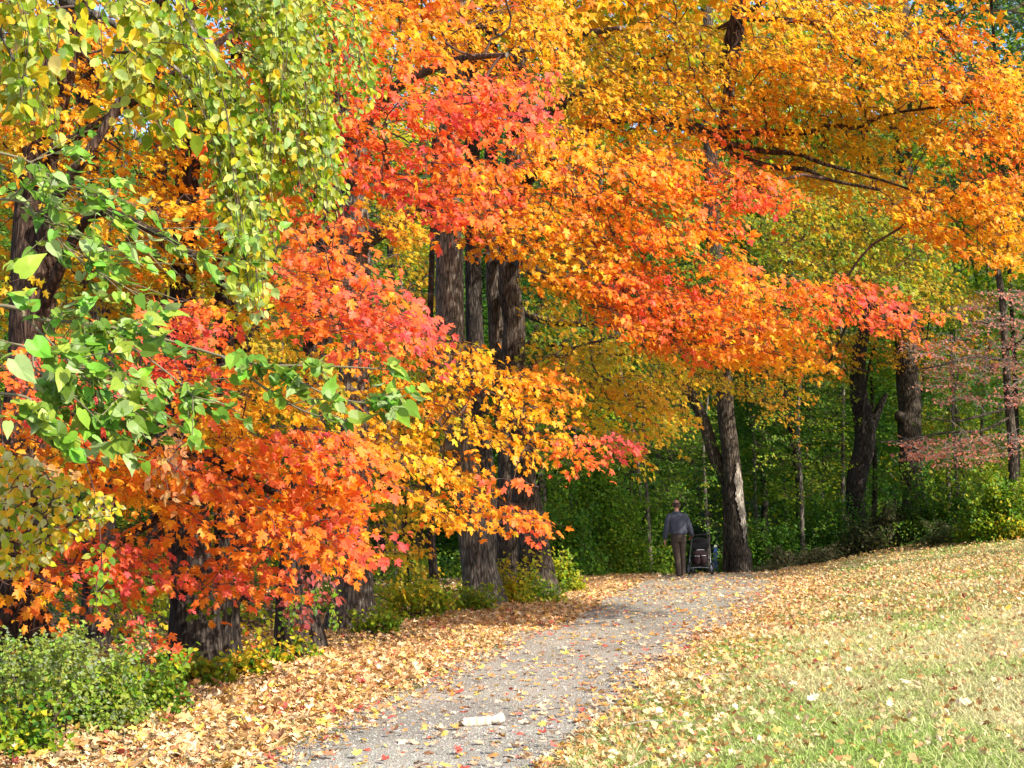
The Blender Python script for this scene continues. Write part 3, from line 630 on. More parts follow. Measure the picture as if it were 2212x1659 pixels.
# T7, T8 dark trunks of the same clump
build_tree(MR, 'second trunk from the right in the central clump, with yellow-green foliage behind the orange crown', [
    [(1105,1240,26,58),(1102,1140,26,52),(1098,1000,26,46),(1085,850,26,40),(1072,700,26,36),(1068,580,26,34),(1062,400,26,30),(1058,0,26,28),(1050,-500,26,20)],
    [(1080,640,25.8,22),(1170,690,25,18),(1300,700,24,14),(1420,705,23.4,10),(1500,690,23,6)],
    [(1075,560,25.8,20),(1240,600,24,14),(1400,640,23,9)],
    [(1080,760,25.8,16),(1160,740,25,14),(1260,760,24.4,12),(1360,765,24,8),(1500,755,23.6,5)]],
    [region([(1140,540),(1250,620),(1440,760),(1500,820),(1480,900),(1380,880),(1260,840),(1150,780)], 20, 24, .10, 1.4, t=.46),
     region([(1130,780),(1290,800),(1420,840),(1470,900),(1440,960),(1380,1010),(1330,1000),(1240,900),(1180,860)], 20, 23, .10, 1.6, t=.47),
     region([(830,500),(935,480),(945,720),(880,720)], 22.5, 25, .1, 1.5, t=.42),
     region([(1140,640),(1320,680),(1400,740),(1300,800),(1160,760)], 24, 26, .1, 1.2, t=.25)],
    [((3,30,12),(4,3,3),1800,.3,.4)], seed=7)
build_tree(MR, 'slim dark trunk of the central clump, just behind the tall straight one', [
    [(1070,1240,27,36),(1066,1150,27,34),(1050,1000,27,36),(1032,850,27,38),(1026,700,27,38),(1022,560,27,36),(1020,300,27,32),(1010,-400,27,24)]],
    [region([(1180,0),(1480,0),(1500,60),(1340,110),(1230,130),(1190,60)], 24, 28, .11, 2.2, t=.3),
     region([(1150,130),(1330,220),(1300,290),(1180,300)], 22, 26, .11, 1.5, t=.42)], [((0,31,13),(4,3,3),1800,.3,.35)], bark=BARKD, seed=8)
# smaller wood-edge trunks
for i, (st, lab, rgs) in enumerate([
    ([[(210,1380,17,60),(212,1200,17,58),(222,1050,17,58),(218,850,17,58),(212,680,17,58),(205,600,17,52),(190,300,17.2,46),(180,-300,17.5,36)],[(225,1000,16.8,24),(180,920,16.5,18),(130,880,16,10)]],
     'broken-looking dark trunk behind the green branch at left, next to the leaning left edge trunk', [region([(100,640),(330,620),(340,720),(240,800),(110,760)], 18, 20, .1, .8, t=.42), region([(170,1190),(420,1190),(400,1400),(170,1360)], 17, 19, .1, 1.1, t=.25)]),
    ([[(318,1385,19,36),(326,1250,19,36),(345,1050,19,34),(355,880,19,34),(350,700,19,30),(350,300,19.5,26),(340,-300,20,20)]], 'slender trunk between the broken-looking trunk and the twin trunk', [region([(260,500),(480,500),(470,600),(280,620)], 18, 21, .1, 1.2, t=.45)]),
    ([[(520,1290,20,40),(522,1000,20,36),(520,760,20,34),(518,600,20,30),(510,200,20.5,26),(505,-300,21,20)],[(520,780,19.8,20),(560,690,19.6,16),(590,600,19.4,10)]], 'forked dark trunk seen below the tips of the weeping green tree', [region([(430,700),(620,720),(620,800),(470,800)], 19, 21, .1, 1.2, t=.42)]),
    ([[(936,1300,21,20),(933,1200,21,19),(930,1100,21,18),(926,900,21,16),(930,600,21,13),(935,300,21.5,10)]], 'thin young trunk standing alone left of the tall straight trunk', [region([(820,1060),(990,1050),(980,1130),(850,1140)], 21, 23, .1, 1.0, t=.4)]),
    ([[(879,1285,23,13),(876,1150,23,12),(872,1000,23,11),(870,700,23,8)]], 'thinnest sapling between the sunlit trunk and the thin young trunk', [region([(800,1180),(920,1180),(930,1280),(810,1290)], 21, 25, .1, 1.2, t=.33)]),
    ]):
    build_tree('woodland_tree', lab, st, rgs, seed=20 + i, bark=BARKD, flare=.2)

# right side, beyond the crest
def peel(root):
    g = Geo()   # bare wood where the bark has come away
    ys = np.linspace(1000, 1172, 90); n = len(ys); D = 37.0; z0 = np.zeros(n)
    cx = 1588 + (ys - 1000) * .10
    nz = lambda k, f: noise3(np.stack([ys * f, z0 + k, z0], -1), k) - .5
    env = np.clip((ys - 1000) / 30, 0, 1) * np.clip((1172 - ys) / 40, 0, 1)
    lo = cx - (2 + 8 * env * np.exp(-((ys - 1075) / 45) ** 2) + 7 * nz(3, .09) * env + 4 * nz(4, .3)); hi = cx + (2 + 7 * env + 4 * nz(6, .12)); hi = np.maximum(hi, lo + 1.2)
    tx = np.interp(ys, [830, 1000, 1100, 1180], [1564, 1579, 1589, 1596]); rr = np.interp(ys, [830, 1000, 1100, 1180], [.225, .241, .253, .265]) * 1.16
    tr = P(tx, ys, D); rows = []
    for q in range(n):
        aa = np.linspace(np.arcsin(np.clip((lo[q] - tx[q]) / F * D / rr[q], -.95, .93)), np.arcsin(np.clip((hi[q] - tx[q]) / F * D / rr[q], -.9, .97)), 6)
        rows.append(np.stack([tr[q, 0] + np.sin(aa) * rr[q], tr[q, 1] - np.cos(aa) * rr[q], np.full(6, tr[q, 2])], -1))
    i, j = np.meshgrid(np.arange(5), np.arange(n - 1)); a = (j * 6 + i).ravel()
    g.add(np.array(rows).reshape(-1, 3), np.stack([a, a + 1, a + 7, a + 6], 1), 0)
    g.build('bare_wood', bark_mat('pale_split_bark', (.14, .11, .085), (.62, .54, .44), 1.2), root)
r_ = build_tree('woodland_tree', 'grey trunk beside the path end with bark peeled to pale wood on its right side', [
    [(1600,1205,37,46),(1596,1180,37,44),(1589,1100,37,42),(1579,1000,37,40),(1564,830,37,37),(1553,700,37,34),(1540,500,37,34),(1530,200,37.5,30),(1520,-300,38,22)],
    [(1570,1060,37.2,24),(1545,990,37.2,28),(1515,900,37.2,26),(1480,830,37.2,22),(1440,740,37.2,18),(1390,640,37.2,12)]],
    [region([(1380,740),(1500,760),(1720,780),(1750,860),(1690,930),(1620,860),(1480,850),(1380,820)], 30, 36, .11, 1.1, t=.5, L=.9, W=.45),
     region([(1500,560),(1760,520),(1800,700),(1700,800),(1500,780)], 31, 38, .12, 1.3, t=.38, L=.9, W=.45),
     region([(1600,380),(1980,400),(2050,560),(1980,640),(1700,620),(1560,480)], 24.5, 29, .105, 1.9, t=.32, tj=.09, L=.8, W=.4),
     region([(1250,440),(1500,440),(1560,640),(1300,600)], 34, 38, .12, 1.2, t=.15, L=.9, W=.45)],
    [((7,42,13),(5,4,5),3000,.32,.3)], bark=BARK, seed=9, flare=.12)
peel(r_)
build_tree('woodland_tree', 'crooked forked black trunk between the peeling trunk and the straight dark one', [
    [(1848,1085,43,44),(1852,1020,43,44),(1868,950,43,46),(1862,890,43,44),(1852,840,43,36),(1858,760,43,30),(1876,680,43,28),(1880,600,43,26),(1870,300,43,22),(1860,-100,43,16)],
    [(1872,945,43,30),(1895,890,43,18),(1915,850,43,9)],
    [(1862,935,42.6,6),(1868,850,42.6,6),(1882,770,42.6,5),(1905,720,42.6,4)]],
    [region([(1700,380),(1960,380),(2060,600),(2080,650),(2020,690),(1900,620),(1720,560)], 27, 31, .11, 1.7, t=.38, tj=.09, L=.9, W=.45),
     region([(1760,760),(1900,720),(1840,820),(1760,830)], 40, 44, .13, .8, t=.45)],
    [((10,46,13),(5,4,5),3000,.32,.25)], bark=BARKD, seed=10)
build_tree('woodland_tree', 'straight dark ridged trunk with a burl, standing at the right behind the low brush', [
    [(1978,1090,45,58),(1970,1000,45,52),(1962,850,45,50),(1958,740,45,48),(1955,600,45,46),(1950,300,45,40),(1945,-200,45,30)],
    [(1950,905,44.8,26),(1942,898,44.6,24),(1938,890,44.5,8)]],
    [region([(1880,540),(2040,560),(2100,640),(2080,690),(1990,660),(1900,620)], 38, 42, .13, 2.0, t=.3, L=.9, W=.45),
     region([(2030,640),(2130,640),(2140,700),(2090,710)], 38, 40, .13, 1.6, t=.55, L=.8, W=.4),
     region([(1750,700),(2150,720),(2150,800),(1780,800)], 40, 46, .13, .7, t=.62, tint=0, L=.9, W=.45)],
    [((14,48,13),(6,4,5),3500,.32,.2)], bark=BARK, seed=11)
# dogwood with thin pale twigs and pink leaves
DW = [[(2190,1060,36,23.12),(2188,960,36,21.76),(2178,860,36,17.68),(2172,760,36,16.32),(2165,650,36,14.96),(2150,560,36,13.6),(2140,460,36,9.52)],
      [(2184,900,36,6.12),(2120,930,35.3,5.44),(2040,935,34.6,4.76),(1960,950,34.1,4.08),(1900,955,33.6,3.5)],
      [(2184,880,36,6.12),(2110,900,34.6,5.44),(2060,910,33.8,4.08),(2000,900,33.6,3.5)],
      [(2172,780,36,6.12),(2100,770,34.8,5.44),(2030,790,33.8,4.08),(1960,800,33.4,3.5)],
      [(2168,700,36,6.12),(2090,690,34.8,4.76),(2000,660,33.8,3.5)],
      [(2170,760,36,5.44),(2260,700,34.8,4.08),(2330,690,34.8,3.5)],[(2178,860,36,5.44),(2260,840,34.8,4.08),(2330,860,34.8,3.5)]]
PK = np.array([.2, -.5, .8])
dw = build_tree('dogwood_tree', 'thin small tree at the right edge with pale bare twigs and sparse dusty pink leaves', DW,
    [region([(2050,640),(2212,620),(2300,640),(2300,720),(2080,720)], 33, 37.5, .085, .62, col=(.55,.21,.15), tmpl=OVATE, L=.7, W=.3, n=14, dirm=(-.8,-.4,.0), droop=-.1, face=PK),
     region([(1950,740),(2212,720),(2300,780),(2200,880),(2020,880)], 33, 37.5, .085, .6, col=(.55,.22,.15), tmpl=OVATE, L=.7, W=.3, n=14, dirm=(-.8,-.4,.0), droop=-.05, face=PK),
     region([(1890,960),(2212,930),(2300,980),(2212,1010),(1990,1005)], 33, 36.5, .085, .7, col=(.60,.22,.14), tmpl=OVATE, L=.7, W=.3, n=14, dirm=(-.8,-.4,.0), droop=.05, face=PK)],
    bark=BARK, seed=12, twigmat=TWIGP, flare=.1)

# ------------------------------------------------------------------ weeping green tree, upper left foreground
def weeping():
    root = empty('weeping_tree', (-4.6, 5.6, gz(-4.6, 5.6)), 'weeping tree at upper left, with long hanging strands of yellow-green oval leaves', 'tree')
    g = Geo()
    def limb(pts, r0, r1, n=30):
        q = spline(np.asarray(pts, float), n); loft(g, q, np.linspace(r0, r1, n), 12 if r0 > .03 else 6, .08 if r0 > .03 else 0, .3 if r0 > .1 else 0, 3); return q
    top = [(-4.6, 5.6, -.2), (-4.6, 5.6, 1.5), (-4.5, 5.6, 3.2), (-4.2, 5.7, 4.6), (-3.7, 5.8, 5.6)]
    limb(top, .22, .12, 40)
    l1 = [(-4.3, 5.7, 4.2), (-3.2, 5.8, 4.5), *P([140, 210, 330, 440], [0, 30, 110, 195], [5.8, 5.8, 5.9, 6.0])]
    l2 = [(-3.9, 5.8, 5.2), (-2.8, 6, 5.3), (-1.8, 6.2, 5.0), *P([395, 410, 460, 500, 560], [0, 60, 100, 200, 330], [6.2, 6.2, 6.2, 6.3, 6.4])]
    l3 = [(-3.9, 5.8, 5.2), (-2.6, 6.2, 5.5), (-1.6, 6.6, 5.2), *P([560, 620, 680], [-120, 0, 90], [6.6, 6.7, 6.8])]
    l4 = [(-4.2, 5.7, 4.6), (-3.4, 5.3, 4.9), (-2.4, 5.2, 4.4), *P([-60, 40], [-60, 150], [5.2, 5.3])]
    nodes = [limb(l1, .028, .006), limb(l2, .03, .005), limb(l3, .03, .006), limb(l4, .028, .006)]
    g.build('trunk', BARKG, root)
    c = Geo(); N = np.concatenate([n_[10:] for n_ in nodes])
    # strands: start, end, count, spread start, spread end, depth, leaf size
    B = [((430,-60),(640,440),18,60,30,6.6,.040),((500,-90),(700,400),18,60,24,6.8,.038),((540,-60),(728,475),20,50,11,6.9,.037),((330,-20),(560,690),17,60,24,6.3,.040),
         ((360,90),(520,520),11,60,40,6.2,.042),((640,-60),(790,200),6,30,20,7.0,.036),((650,0),(822,245),5,18,8,7.0,.036),((600,-40),(760,330),5,20,14,7.0,.036),
         ((420,60),(590,560),14,50,22,6.5,.040),((430,180),(560,700),14,50,14,6.4,.040),((520,60),(700,450),14,50,14,6.8,.038),
         ((200,-60),(300,200),7,80,50,5.4,.055),((80,-80),(150,180),7,60,50,5.4,.055),((-20,-60),(40,240),11,50,34,5.4,.052),((300,60),(350,280),6,50,40,5.6,.055),
         ((30,60),(70,270),5,40,30,5.6,.05),((30,180),(120,300),5,30,14,5.6,.046),((220,140),(320,320),5,30,24,5.6,.055),((330,200),(400,330),4,20,14,5.8,.05)]
    pos, tips, sz, tt = [], [], [], []
    for (s, e, n, ss, se, D, ls) in B:
        nb = max(2, n // 4); bo = rng.normal(size=(nb, 4)) * [ss, 40, se, 1]
        for k in range(n):
            o4 = bo[k % nb]; d = D + .25 * o4[3] + rng.normal(0, .08); S = P(s[0] + o4[0] + rng.normal(0, 12), s[1] + o4[1], d)
            E = P(e[0] - 14 + o4[2] + rng.normal(0, 9), e[1] - (abs(o4[3]) * .09 + abs(rng.normal(0, .09)) - .04) * (e[1] - s[1]), d - rng.uniform(-.1, .2))
            M = (S + E) / 2 + np.array([(E[0] - S[0]) * .22, 0, abs(E[0] - S[0]) * .28]) + rng.normal(size=3) * .05
            q = spline(np.array([S, M, E]), 14)
            V, f = tubes(q[:-1], q[1:], .0022, .0016, 3); c.add(V, f, 1)
            Ls = np.linalg.norm(np.diff(q, axis=0), axis=1).sum(); m = int(Ls / (ls * rng.uniform(.34, .62)))
            a = np.sort(rng.uniform(.05, 1.0, m)); pts = np.stack([np.interp(a, np.linspace(0, 1, 14), q[:, i]) for i in range(3)], -1)
            pos.append(pts + rng.normal(size=pts.shape) * ls * rng.uniform(.3, 1.1)); sg = rng.choice([-1, 1], m)
            tp = np.stack([sg * .45 + rng.normal(0, .35, m), rng.normal(0, .35, m), -1 + rng.normal(0, .2, m)], -1); tips.append(tp)
            sz.append(ls * np.clip(rng.normal(1, .22, m), .5, 1.5)); tt.append(np.clip(rng.normal(.30 if D < 6 else .27, .07, m) + (rng.random(m) < .10) * .2, .1, .5))
        # carry the strand from the wood above
    pos, tips, sz, tt = map(np.concatenate, (pos, tips, sz, tt))
    col = ramp(tt, .15); pale = (rng.random(len(col)) < .3)[:, None]; col = np.where(pale, col * .7 + np.array([.24, .32, .16]) * .85, col)
    leaves(c, pos, np.array([.5, -.7, .3]) + rng.normal(size=pos.shape) * .55, tips, sz, col, OVATE)
    starts = np.concatenate([P(np.array([s[0]] * 4) + rng.normal(0, 30, 4), s[1] + rng.normal(0, 20, 4), D) for (s, e, n, ss, se, D, ls) in B])
    connect(c, N, starts, .0028)
    c.build('crown', [LEAF, TWIG], root)
weeping()

# ------------------------------------------------------------------ mulberry with broad green leaves
def mulberry():
    root = empty('mulberry_tree', (-3.4, 4.6, gz(-3.4, 4.6)), 'broad-leaved green branch reaching in from the left, below the weeping strands', 'tree')
    g = Geo()
    q = spline(np.array([(-3.4, 4.6, -.2), (-3.35, 4.6, 1), (-3.1, 4.6, 2.0), (-2.9, 4.6, 3.0), (-2.8, 4.6, 3.6)]), 30); loft(g, q, np.linspace(.09, .04, 30), 12, .08, .3, 5)
    br = {'a': [(-3.05, 4.6, 2.1), (-2.4, 4.6, 2.25), *P([0, 60, 200, 350, 480, 600, 700, 800, 850], [660, 688, 700, 732, 770, 800, 850, 870, 830], [4.6, 4.6, 4.6, 4.6, 4.55, 4.5, 4.5, 4.5, 4.5])],
          'b': [*P([480, 560, 640, 720], [770, 830, 880, 910], [4.55, 4.5, 4.45, 4.4])], 'b2': [*P([560, 680, 790, 850], [790, 790, 795, 800], [4.5, 4.5, 4.5, 4.5])],
          'c': [(-3.1, 4.6, 2.0), (-2.4, 4.4, 2.05), *P([0, 80, 160, 240], [740, 800, 860, 930], [4.4, 4.4, 4.35, 4.3])],
          'd': [(-2.95, 4.6, 2.8), (-2.4, 4.8, 2.9), *P([0, 90, 200, 330, 420], [330, 370, 440, 500, 560], [5.0, 5.0, 5.0, 5.0, 5.0])],
          'e': [(-2.95, 4.6, 2.6), (-2.4, 4.8, 2.6), *P([0, 80, 150, 210], [430, 470, 540, 600], [4.9, 4.9, 4.85, 4.8])],
          'f': [(-3.1, 4.6, 2.0), (-2.4, 4.2, 1.9), *P([0, 60, 110], [850, 900, 960], [4.2, 4.2, 4.2])],
          'h': [*P([200, 300, 380, 420], [700, 760, 820, 860], [4.6, 4.5, 4.5, 4.4])], 'i': [*P([60, 130, 200, 290], [690, 760, 830, 880], [4.6, 4.5, 4.4, 4.4])]}
    rad = {'a': (.008, .0018), 'b': (.005, .002), 'b2': (.004, .0015), 'c': (.006, .002), 'd': (.006, .002), 'e': (.006, .002), 'f': (.007, .002), 'h': (.004, .002), 'i': (.004, .002)}
    lines = {}
    for k, p in br.items():
        n = 40; s = spline(np.array(p, float), n); lines[k] = s; loft(g, s, np.linspace(*rad[k], n), 7, 0, 0, 1, mat=1)
    g.build('trunk', [BARKG, STEM], root)
    c = Geo(); pos, tips, nm, sz = [], [], [], []
    spec = {'a': (115, .055, .042), 'b': (36, .045, .040), 'b2': (20, .035, .038), 'c': (110, .09, .046), 'd': (130, .13, .038), 'e': (120, .13, .038), 'f': (40, .06, .048), 'h': (70, .07, .038), 'i': (100, .09, .040)}
    for k, (n, sp, ls) in spec.items():
        sl = lines[k]; lo = .28 if len(br[k]) > 4 and k not in ('h', 'i') else .05
        m = int(n / 4.2); a = rng.uniform(lo, 1, m); p = np.stack([np.interp(a, np.linspace(0, 1, 40), sl[:, i]) for i in range(3)], -1)
        d = unit(np.array([.75, -.2, -.35]) + rng.normal(size=p.shape) * .45) * rng.uniform(.6, 1.5, (m, 1)) * sp * 2.0
        mid = p + d * .55 + [0, 0, .01]; V, f = tubes(p, mid, .0022, .0016, 4); c.add(V, f, 1); V, f = tubes(mid, p + d, .0016, .001, 4); c.add(V, f, 1)
        for q in range(6):
            u = rng.uniform(.15, 1.05, m)[:, None]; e = p + d * u + rng.normal(size=p.shape) * ls * .28
            pos.append(e); tips.append(unit(d) * .8 + np.array([.1, -.1, -.55]) + rng.normal(size=p.shape) * .45); nm.append(np.array([.25, -.5, .75]) + rng.normal(size=p.shape) * .45); sz.append(ls * 1.12 * np.clip(rng.normal(1, .28, m), .5, 1.6))
    e = P(np.array([40, 30, 70]), np.array([590, 780, 740]), np.array([4.1, 4.0, 4.1])); pos.append(e); tips.append(np.array([[.5, 0, .5], [.6, 0, -.8], [.5, 0, -.7]])); nm.append(np.array([[.1, -1, .2], [.3, -.8, .4], [.3, -.8, .5]])); sz.append(np.array([.085, .09, .08]))
    pos, tips, nm, sz = map(np.concatenate, (pos, tips, nm, sz)); n = len(pos)
    col = np.array([.17, .31, .03]) * np.clip(1 + .25 * rng.normal(size=(n, 1)), .5, 1.7) * (1 + .12 * rng.normal(size=(n, 3))); yl = (rng.random(n) < .18)[:, None]; col = np.where(yl, np.array([.34, .42, .05]), col); pu = (rng.random(n) < .13)[:, None]; col = np.where(pu, np.array([.32, .42, .15]), col)
    leaves(c, pos, nm, tips, sz, np.clip(col, .01, .8), HEART, curl=rng.uniform(-.6, 1.5, n))
    c.build('crown', [GLEAF, STEM], root)
mulberry()

# ------------------------------------------------------------------ shrubs, vines and undergrowth
def shrub(name, label, x, y, w_, d_, h, n, leaf, t, tmpl=OVATE, tj=.06, stems=26, col=None, cat='shrub', group=None, mat=None, z0=None, low=.0, hang=0, pale=0):
    g0 = float(gz(x, y)) if z0 is None else z0
    root = empty(name, (x, y, g0), label, cat, group)
    n = int(n * 1.8); k = 34; cl = rng.normal(size=(k, 3)); cl[:, 2] = np.abs(cl[:, 2]); cl = unit(cl) * rng.uniform(.35, 1, (k, 1)) ** .6
    cl = cl * np.array([w_, d_, h]) * .88; cl[:, 2] = np.maximum(cl[:, 2], low * h)
    idx = rng.integers(0, k, n); p = cl[idx] + rng.normal(size=(n, 3)) * np.array([w_, d_, h]) * .14
    p[:, 2] = np.abs(p[:, 2] - .02) + .02; p = p + np.array([x, y, g0])
    if z0 is None: p[:, 2] += gz(p[:, 0], p[:, 1]) - g0
    ns = 16; sd = rng.normal(size=(ns, 3)) * [1, 1, 0] * .55; sd[:, 2] = 1; tip_ = sd * np.array([w_, d_, h]) * rng.uniform(.8, 1.35, (ns, 1)) + np.array([x, y, g0]); b_ = np.array([x, y, g0]) + sd * np.array([w_, d_, 0]) * .5
    m_ = rng.random(n) < .28; si = rng.integers(0, ns, n); uu = rng.uniform(.25, 1, n)[:, None]
    ps = b_[si] * (1 - uu) + tip_[si] * uu + rng.normal(size=(n, 3)) * leaf * .9; ps[:, 2] += .15 * h * np.sin(uu[:, 0] * 3.14); p = np.where(m_[:, None], ps, p); idx = np.where(m_, si, idx)
    g = Geo(); tt = t + tj * rng.normal(size=n) + .8 * tj * rng.normal(size=k)[idx]
    c = ramp(tt, .18)
    if col is not None: c = np.asarray(col) * np.clip(1 + .25 * rng.normal(size=(n, 1)), .4, 1.6) * (1 + .12 * rng.normal(size=(n, 3)))
    if pale: pm = (rng.random(n) < pale)[:, None]; c = np.where(pm, np.array([.30, .36, .20]) * (1 + .1 * rng.normal(size=(n, 1))), c)
    leaves(g, p, np.array([.35, -.45, .75]) + rng.normal(size=p.shape) * .55, rng.normal(size=p.shape) * .8 + [0, 0, -.5 - hang], leaf * np.clip(rng.normal(1, .25, n), .4, 1.6), np.clip(c, .005, .85), tmpl)
    g.build('foliage', mat or LEAF, root)
    s = Geo(); b = np.array([x, y, g0 - .05]) + rng.normal(size=(stems, 3)) * np.array([w_, d_, 0]) * .22; e = cl[rng.integers(0, k, stems)] * 1.1 + np.array([x, y, g0]); m = (b + e) / 2 + rng.normal(size=(stems, 3)) * .06 * h; m[:, 2] += h * .12
    V, f = tubes(b, m, .006, .004, 4); s.add(V, f); V, f = tubes(m, e, .004, .0015, 4); s.add(V, f)
    V, f = tubes(b_, (b_ + tip_) / 2 + [0, 0, .15 * h], .004, .003, 4); s.add(V, f); V, f = tubes((b_ + tip_) / 2 + [0, 0, .15 * h], tip_, .003, .0015, 4); s.add(V, f)
    s.build('stems', TWIG, root)
    return root
def px2(px, D): return (px - 1106) / F * D
def sh(px, D, wpx, hpx, n, leaf, t, label, name='shrub', tmpl=OVATE, depth=None, **k):
    w_ = wpx / 2 / F * D; return shrub(name, label, px2(px, D), D, w_, depth or w_ * .7, hpx / F * D, n, leaf, t, tmpl, **k)

sh(110, 10.2, 500, 195, 5000, .03, .17, 'grey-green small-leaved bush filling the lower left corner', col=(.31, .40, .06), pale=.2)
sh(40, 9.2, 240, 100, 700, .04, .20, 'low yellow-green plants at the foot of the lower left corner bush', tj=.09)
sh(300, 10.6, 250, 110, 1600, .04, .17, 'bright green leafy bush to the right of the corner bush, before the twin trunk', tj=.07)
sh(225, 10.2, 200, 110, 500, .045, .2, 'small yellow-green plant sprawling over leaf litter at lower left')
sh(440, 12.6, 150, 60, 420, .055, .24, 'small bright green plant at the foot of the twin-stemmed trunk')
sh(540, 13.2, 120, 50, 260, .05, .3, 'rusty and green low plant to the right of the twin trunk foot', tj=.2)
sh(815, 17.2, 120, 42, 420, .05, .2, 'bright lime green plant at the foot of the sunlit trunk', tj=.05)
sh(655, 14.4, 90, 60, 110, .045, .3, 'thin dry weeds with a few leaves before the dark trunk', tj=.15)
sh(900, 19.6, 190, 80, 800, .06, .3, 'yellowing green plants between the sunlit trunk and the pale leaning foot')
sh(1020, 20.6, 120, 50, 450, .055, .2, 'light green low plants before the pale leaning trunk foot')
sh(1110, 22.4, 110, 90, 420, .06, .36, 'bright yellow bush before the central clump of trunks', tj=.05)
sh(1120, 22.8, 230, 50, 800, .06, .22, 'green ground plants along the foot of the central clump')
sh(1215, 26, 130, 70, 700, .07, .25, 'pale green plants at the verge right of the central clump', tj=.07)
sh(580, 14, 140, 40, 250, .05, .3, 'yellow and tan weeds between the twin trunk and the dark trunk', tj=.1)
# vine hung over the lower boughs at the far left, dry and red climbers
def vine(label, poly, D, leaf, t, n, col=None, tmpl=OVATE, tj=.07, pale=0, foot=None, name='vine'):
    q = sample_poly(poly, n); p = P(q[:, 0], q[:, 1], D + rng.uniform(-.4, .4, n)); fx, fy = foot if foot else (p[:, 0].mean(), D)
    root = empty(name, (fx, fy, gz(fx, fy)), label, 'vine'); g = Geo()
    c = ramp(t + tj * rng.normal(size=n), .15)
    if col is not None: c = np.asarray(col) * np.clip(1 + .2 * rng.normal(size=(n, 1)), .4, 1.5) * (1 + .12 * rng.normal(size=(n, 3)))
    if pale: pm = (rng.random(n) < pale)[:, None]; c = np.where(pm, np.array([.62, .60, .25]), c)
    leaves(g, p, np.array([.35, -.65, .5]) + rng.normal(size=p.shape) * .5, rng.normal(size=p.shape) * .5 + [0, 0, -1], leaf * np.clip(rng.normal(1, .25, n), .4, 1.6), np.clip(c, .01, .85), tmpl)
    g.build('foliage', LEAF, root)
    s = Geo(); top = p[p[:, 2].argmax()]
    m = spline(np.array([top + [-.35, .5, .7], top + [-.1, .15, .35], top, p.mean(0)]), 16)
    V, f = tubes(m[:-1], m[1:], .004, .003, 4); s.add(V, f); connect(s, m, p[::4], .0022, 0)
    s.build('stems', TWIG, root)
vine('vine of small pale yellow-green leaves hanging at the left edge above the corner bush', [(0,960),(90,1000),(190,1050),(270,1090),(230,1130),(150,1170),(100,1220),(0,1250)], 7.8, .048, .36, 700, pale=.3, tj=.12)
vine('few round green leaves on a trailing stem before the orange leaves at left', [(190,1180),(240,1170),(250,1300),(210,1330),(190,1260)], 8.6, .045, .2, 60)
vine('withered tan-brown leaves on a thin dead stem at left centre', [(330,905),(400,890),(440,930),(400,1010),(430,1080),(380,1110),(300,1060),(340,990)], 9.6, .055, .6, 95, col=(.50, .24, .07))
vine('dry tan leaves at the left edge under the broad green leaves', [(0,1000),(100,1000),(180,1020),(140,1060),(0,1090)], 9.4, .055, .6, 130, col=(.56, .30, .10))
vine('dark red creeper climbing in front of the dark trunk', [(600,1230),(730,1210),(735,1300),(690,1330),(650,1370),(620,1330),(600,1290)], 14.4, .065, .95, 130, col=(.38, .09, .07))
vine('bright green round-leaved vine before the dark red creeper', [(640,1275),(690,1270),(700,1310),(660,1320),(625,1370),(600,1350),(610,1310)], 14.0, .05, .15, 75)
vine('string of green leaves hanging beside the sunlit trunk foot', [(715,1270),(735,1270),(735,1360),(712,1360)], 14.6, .05, .17, 32)
vine('green maple-like leaves hanging before the twin-stemmed trunk', [(410,1270),(470,1260),(500,1310),(430,1350),(400,1330)], 12.6, .08, .12, 26, tmpl=MAPLE_M)

# green bushes and saplings beyond the crest
GN = (.045, .12, .02)
sh(1290, 35, 300, 250, 6500, .085, .14, 'big dark green bush left of the walking man', tj=.05)
sh(1390, 38, 200, 190, 3000, .085, .1, 'dark green bush just left of the man, behind the crest')
sh(1225, 33, 180, 140, 2500, .08, .1, 'green bush between the central clump and the big dark green bush')
sh(1500, 44, 170, 150, 2500, .07, .04, 'dark bluish green bush behind the stroller', col=(.03, .07, .035))
sh(1660, 40, 170, 100, 2400, .075, .08, 'green brush at the foot of the peeling trunk, on its right')
sh(1572, 39, 70, 40, 500, .07, .14, 'small weeds between the blue post and the peeling trunk')
sh(1780, 42, 260, 130, 4200, .08, .06, 'dim green brush below the crooked black trunk', tj=.08)
sh(1900, 40, 240, 80, 3600, .07, .1, 'brownish low brush before the crooked black trunk', col=(.085, .085, .028))
sh(2050, 40, 260, 120, 4500, .08, .06, 'green brush to the right of the straight dark trunk', tj=.08)
sh(2180, 34.8, 240, 120, 4200, .08, .16, 'dark green bush at the right edge below the pink-leaved tree', tj=.08)
sh(2060, 36.5, 200, 45, 1500, .06, .1, 'low dull green weeds along the top of the lawn', col=(.10, .12, .035))
sh(2200, 34, 130, 40, 900, .06, .3, 'pale leafy weeds at the right edge of the lawn', tj=.1)
sh(1730, 38.5, 260, 40, 1800, .055, .1, 'brownish grassy weeds along the lawn edge right of the peeling trunk', col=(.11, .10, .04))

